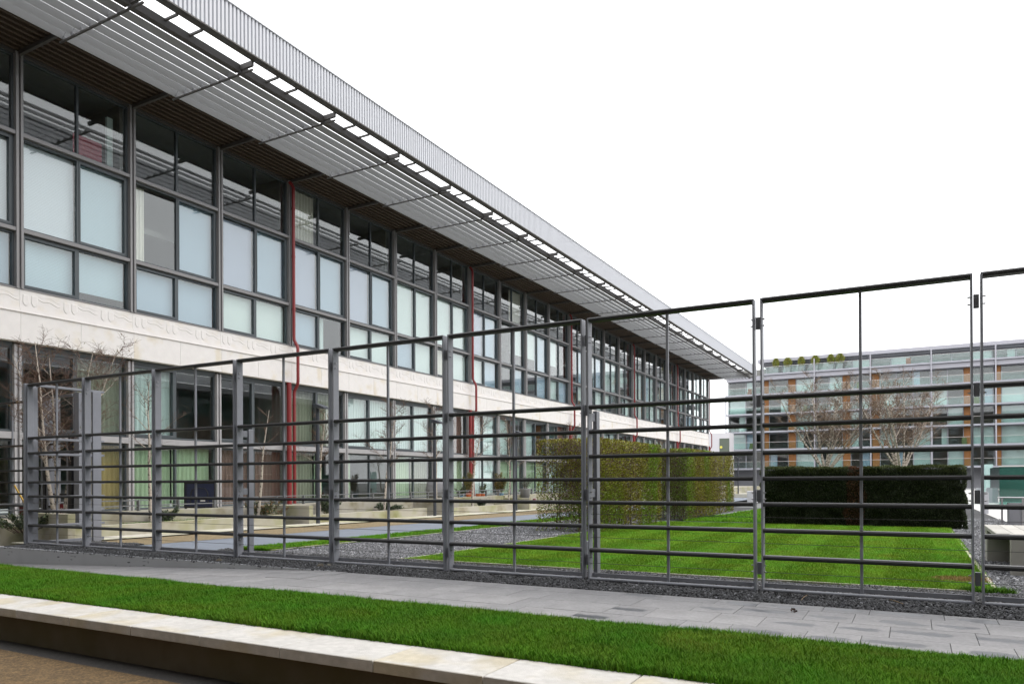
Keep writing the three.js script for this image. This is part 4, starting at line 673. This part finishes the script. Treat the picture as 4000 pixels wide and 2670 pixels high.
const terra = std([0.5, 0.12, 0.035], 0.7), potBlue = std([0.10, 0.2, 0.32], 0.5), zinc = std([0.28, 0.28, 0.29], 0.45, { metalness: 0.5 });
pot('tall orange clay pot below the red downpipe', 1832, -19.0, 0.15, 0.3, terra, ['potted_bamboo', 'tall yellow green bamboo in an orange pot before the red pipe', 0.35, 1.35, 1500, [strawC, moss, [0.2, 0.16, 0.03]], 0.1, 0.18]);
pot('orange clay pot with dotted rim near the railing', 1868, -18.3, 0.13, 0.3, terra, null);
pot('wide orange clay pot beside a small blue pot', 1885, -18.4, 0.15, 0.26, terra, ['potted_shrub', 'thin leafy shrub in a wide orange pot', 0.3, 0.7, 500, [moss, olive], 0.07]);
pot('small blue glazed pot left of the bushy bamboo', 1800, -18.5, 0.11, 0.22, potBlue, ['potted_shrub', 'low green shrub in a small blue pot', 0.3, 0.55, 600, [moss, deep], 0.06]);
pot('blue glazed pot holding straw coloured bamboo', 1957, -18.5, 0.14, 0.25, potBlue, ['potted_bamboo', 'bushy straw coloured bamboo in a blue pot', 0.42, 1.2, 2200, [strawC, [0.26, 0.16, 0.04], moss], 0.1, 0.18]);
pot('galvanised metal tub with an olive bush', 2052, -17.0, 0.26, 0.5, zinc, ['potted_olive', 'grey green olive bush in a galvanised tub', 0.5, 0.8, 900, [olive, [0.13, 0.15, 0.11]], 0.06]);
{ const [x, , z] = onX(2088, 1952, -17.0), b = add(null, 'red_ball', new THREE.SphereGeometry(0.11, 18, 12), std([0.12, 0.012, 0.015], 0.35), [x, 0.39 + gy(z), z]); tag(b, 'dark red ball on the planter beside the galvanised tub', 'ball'); }
{ const a = onX(55, 1895, -20.5), b = onX(98, 1970, -20.2), t = thing('leaning_broom', 'yellow handled broom leaning by the terrace behind the short fence', 'broom', [b[0], b[1], b[2]]); add(t, 'handle', tubeGeo([a, b], 0.022, 8, 4), std([0.4, 0.24, 0.02], 0.5), [0, 0, 0]); slab(t, 'head', std([0.09, 0.02, 0.02], 0.8), b[0] - 0.2, b[0] + 0.2, 0.29, b[1] - 0.02, b[2] - 0.05, b[2] + 0.05, 0.01); }

// lamp posts along the tan path
function lampPost(label, x, z, h, s = 1) {
  const g = gy(z), t = thing('lamp_post', label, 'lamp post', [x, g, z], 'lamp posts along the planters');
  add(t, 'pole', cyl(0.062 * s, 0.055 * s, h, 14), M.lamp, [x, g + h / 2, z]);
  const sh = new THREE.Shape(); sh.moveTo(-0.06, 0); sh.lineTo(0.36, -0.05); sh.lineTo(0.36, -0.02); sh.lineTo(0.05, 0.10); sh.lineTo(-0.06, 0.10); sh.closePath();
  const head = add(t, 'lamp_head', metreUV(new THREE.ExtrudeGeometry(sh, { depth: 0.26, bevelEnabled: true, bevelSize: 0.008, bevelThickness: 0.008, bevelSegments: 1 }).translate(0, 0, -0.13)), M.lamp, [x, g + h, z]);
  add(head, 'lens', box(0.24, 0.012, 0.2), M.lampGlass, [x + 0.2, g + h - 0.045, z], 0, 0, -0.12);
}
lampPost('dark lamp post with wedge head before the dark window by the red pipe', -15.75, -16.75, 3.5);
lampPost('dark lamp post with wedge head between mint curtains and the covered barbecue', -15.75, -22.9, 3.5);
lampPost('dark lamp post with wedge head beside the near end of the beech hedge', -15.75, -29.3, 3.5);
lampPost('distant dark lamp post seen past the end of the second beech hedge', -15.2, -64, 3.5);
lampPost('distant dark lamp post standing nearest the balcony block', -15.2, -74, 3.5);

// grey marker posts by the paths
{ const [x, y, z] = at(1735, 2092), t = slab(null, 'marker_post', M.paint, x - 0.045, x + 0.045, gy(z) - 0.05, gy(z) + 0.92, z - 0.03, z + 0.03, 0.006); tag(t, 'plain light grey marker post at the edge of the grass verge', 'post'); }
{ const z = FZ - 0.62, x = onZ(2277, 2200, z)[0], t = thing('short_bollard', 'short round metal bollard right behind the fence by the lawn edging', 'bollard', [x, 0, z]); add(t, 'tube', cyl(0.034, 0.034, 0.56, 14), zinc, [x, 0.28, z]); slab(t, 'box', M.paint, x + 0.03, x + 0.075, 0.25, 0.45, z - 0.03, z + 0.03, 0.004); }

// concrete bench with slatted top
{
  const x0 = 0.92, x1 = 2.6, z0 = -13.6, z1 = -11.35, y = 0.5, t = thing('concrete_bench', 'pale concrete slab bench with slatted top on the gravel', 'bench', [(x0 + x1) / 2, gy(-12.4), (z0 + z1) / 2]), conc = std([0.38, 0.365, 0.33], 0.85, { map: mottle }), topc = std([0.47, 0.45, 0.41], 0.8, { map: mottle }), topd = std([0.40, 0.385, 0.35], 0.8, { map: mottle });
  const g = gy(-12.4);
  slab(t, 'front_slab', conc, x0 + 0.14, x1, g - 0.03, y - 0.045, z1 - 0.12, z1, 0.008); slab(t, 'rear_slab', conc, x0 + 0.02, x1, g - 0.03, y - 0.045, z0, z0 + 0.3, 0.008); slab(t, 'side_slab', conc, x1 - 0.2, x1 - 0.02, g - 0.03, y - 0.05, z0 + 0.3, z1 - 0.13, 0.008);
  slab(t, 'top_edge', topc, x0 + 0.14, x1, y - 0.044, y + 0.02, z1 - 0.16, z1 + 0.0, 0.006);
  for (let k = 0; k < 9; k++) { const a = x0 + k * 0.19; slab(t, 'slat', k % 2 ? topc : topd, a, a + 0.185, y - 0.04, y + 0.016, z0, z1 - 0.165, 0.006, k % 3); }
}
// white bollards, litter bin, table and glass pavilion beyond the gravel
[[3847, 2005, 0.85], [3868, 1962, 0.9], [3828, 1965, 0.9], [3893, 1935, 0.85], [3912, 1932, 0.85], [3925, 1932, 0.85], [3936, 1932, 0.85]].forEach(([px, py, h], k) => { const [x, y, z] = at(px, py), s = Math.abs(z) / 30 * 0.09 + 0.03, t = thing('bollard', 'pale grey square bollard on the white path', 'bollard', [x, y, z], 'bollards on the white path'); slab(t, 'post', std([0.42, 0.42, 0.45], 0.6), x - s, x + s, y - 0.02, y + h, z - s, z + s, 0.012); slab(t, 'cap', zinc, x - s * 0.7, x + s * 0.7, y + h + 0.001, y + h + 0.03, z - s * 0.7, z + s * 0.7, 0.006); });
{ const [x, y, z] = at(3945, 2050), t = thing('path_table', 'small steel topped stand with grey drum base on the gravel edge', 'table', [x, y, z]); slab(t, 'top', zinc, x - 0.28, x + 0.42, y + 0.78, y + 0.81, z - 0.25, z + 0.25, 0.008); slab(t, 'base', std([0.19, 0.19, 0.21], 0.5), x - 0.04, x + 0.36, y - 0.02, y + 0.64, z - 0.2, z + 0.2, 0.012); for (const a of [-0.2, 0.3]) slab(t, 'leg', M.frame, x + a - 0.025, x + a + 0.025, y - 0.02, y + 0.779, z + 0.215, z + 0.245); }
{ const Z = -62, t = thing('glass_fin_screen', 'tall pale glass fins standing beyond the white bollards', 'screen', [4.6, -0.32, Z]); for (let k = 0; k < 6; k++) { const x = onZ(3842 + k * 9, 1900, Z - (k % 2) * 0.4)[0]; slab(t, 'glass_fin', M.frosted, x - 0.07, x + 0.07, -0.32, onZ(3860, 1812, Z)[1] - (k > 4 ? 0.25 : 0), Z - (k % 2) * 0.4 - 0.5, Z - (k % 2) * 0.4 - 0.47); } }
{ const Z = -50, t = thing('green_glass_pavilion', 'green glass walled pavilion beside the white path', 'pavilion', [8, -0.32, Z]), x0 = onZ(3907, 1900, Z)[0], y1 = onZ(3950, 1822, Z)[1]; for (let k = 0; k < 4; k++) slab(t, 'glass_wall', M.glassDeep, x0 + 1.5 * k, x0 + 1.5 * k + 1.48, -0.3, y1, Z - 0.02, Z); slab(t, 'side_glass', M.glassDeep, x0 - 0.02, x0, -0.3, y1, Z - 6, Z - 0.03); slab(t, 'rear_wall', std([0.20, 0.25, 0.23], 0.8), x0, x0 + 8, -0.3, y1, Z - 6.1, Z - 6); slab(t, 'roof_edge', std([0.5, 0.48, 0.45], 0.6), x0 - 0.05, x0 + 8, y1 + 0.001, y1 + 0.06, Z - 0.1, Z + 0.05); }
{ const [x, y, z] = at(2940, 1962), t = slab(null, 'white_utility_box', std([0.5, 0.5, 0.52], 0.6), x - 0.3, x + 0.3, y - 0.02, y + 0.75, z - 0.25, z + 0.25, 0.02); tag(t, 'white utility box beyond the second beech hedge', 'utility box'); }
{ const a = at(2862, 1950), t = slab(null, 'white_low_wall', M.kerb, a[0] - 6, a[0] + 2.2, -0.35, 0.0, a[2] - 6, a[2] - 5.7, 0.02); tag(t, 'low white wall crossing behind the second beech hedge', 'wall'); }
{ // bamboo in pots on the roof terrace of the far block
  [3032, 3078, 3131, 3186, 3246, 3282].forEach((px, k) => { const Z = -119.85, x = onZ(px, 1420, Z)[0], t = thing('roof_bamboo', 'yellow green potted bamboo on the roof terrace of the balcony block', 'bamboo', [x, 17.42, Z], 'bamboo on the roof terrace'), r = rng(1200 + k), L = new Leaves(); for (let j = 0; j < 1100; j++) { const a = r() * 6.28, q = Math.sqrt(r()), h = r(), w = 0.56 * Math.sin(3.1 * (0.16 + 0.8 * h)) * (0.85 + 0.25 * (k % 2)); L.add(Math.cos(a) * q * w, 0.8 + 1.42 * h, Math.sin(a) * q * w * 0.6, 0.16 + 0.1 * r(), new THREE.Vector3(Math.cos(a), 1, Math.sin(a)), [0.25 * (0.7 + 0.6 * r()), 0.28 * (0.7 + 0.5 * r()), 0.035], r, 0.22); } add(t, 'foliage', L.geo(), leafV, [x, 17.42, Z]).userData.kind = 'stuff'; slab(t, 'pot', M.frame, x - 0.35, x + 0.35, 17.425, 18.25, Z - 0.25, Z + 0.15, 0.02); });
}
{ // fallen twigs and a brown leaf on the gravel and pavement
  [[[820, 1022], [862, 985]], [[1385, 1012], [1515, 1048]], [[640, 0], [0, 0]]].slice(0, 2).forEach(([p, q], k) => { const a = at(2660 + p[0] / 1.7425, 1770 + p[1] / 1.7425), b = at(2660 + q[0] / 1.7425, 1770 + q[1] / 1.7425); a[1] = b[1] = 0.035; tag(add(null, 'fallen_twig', tubeGeo([a, [(a[0] + b[0]) / 2, 0.045, (a[2] + b[2]) / 2 + 0.01], b], 0.003, 5, 8), std([0.3, 0.2, 0.1], 0.9)), k ? 'long straw coloured twig lying straight on the gravel' : 'short bent twig lying across the gravel', 'twig'); });
  const [x, , z] = at(2660 + 770 / 1.7425, 1770 + 1080 / 1.7425), L = new Leaves(), r = rng(8); for (let k = 0; k < 14; k++) L.add((r() - 0.5) * 0.03, 0.003 + r() * 0.012, (r() - 0.5) * 0.03, 0.03, new THREE.Vector3(r() - 0.5, 0.2, r() - 0.5), [0.06, 0.03, 0.018], r, 0.7); tag(add(null, 'dead_leaf', L.geo(), needle, [x, 0.002, z]), 'crumpled dark brown leaf on a paving slab', 'leaf');
}
renderer.render(scene, camera);
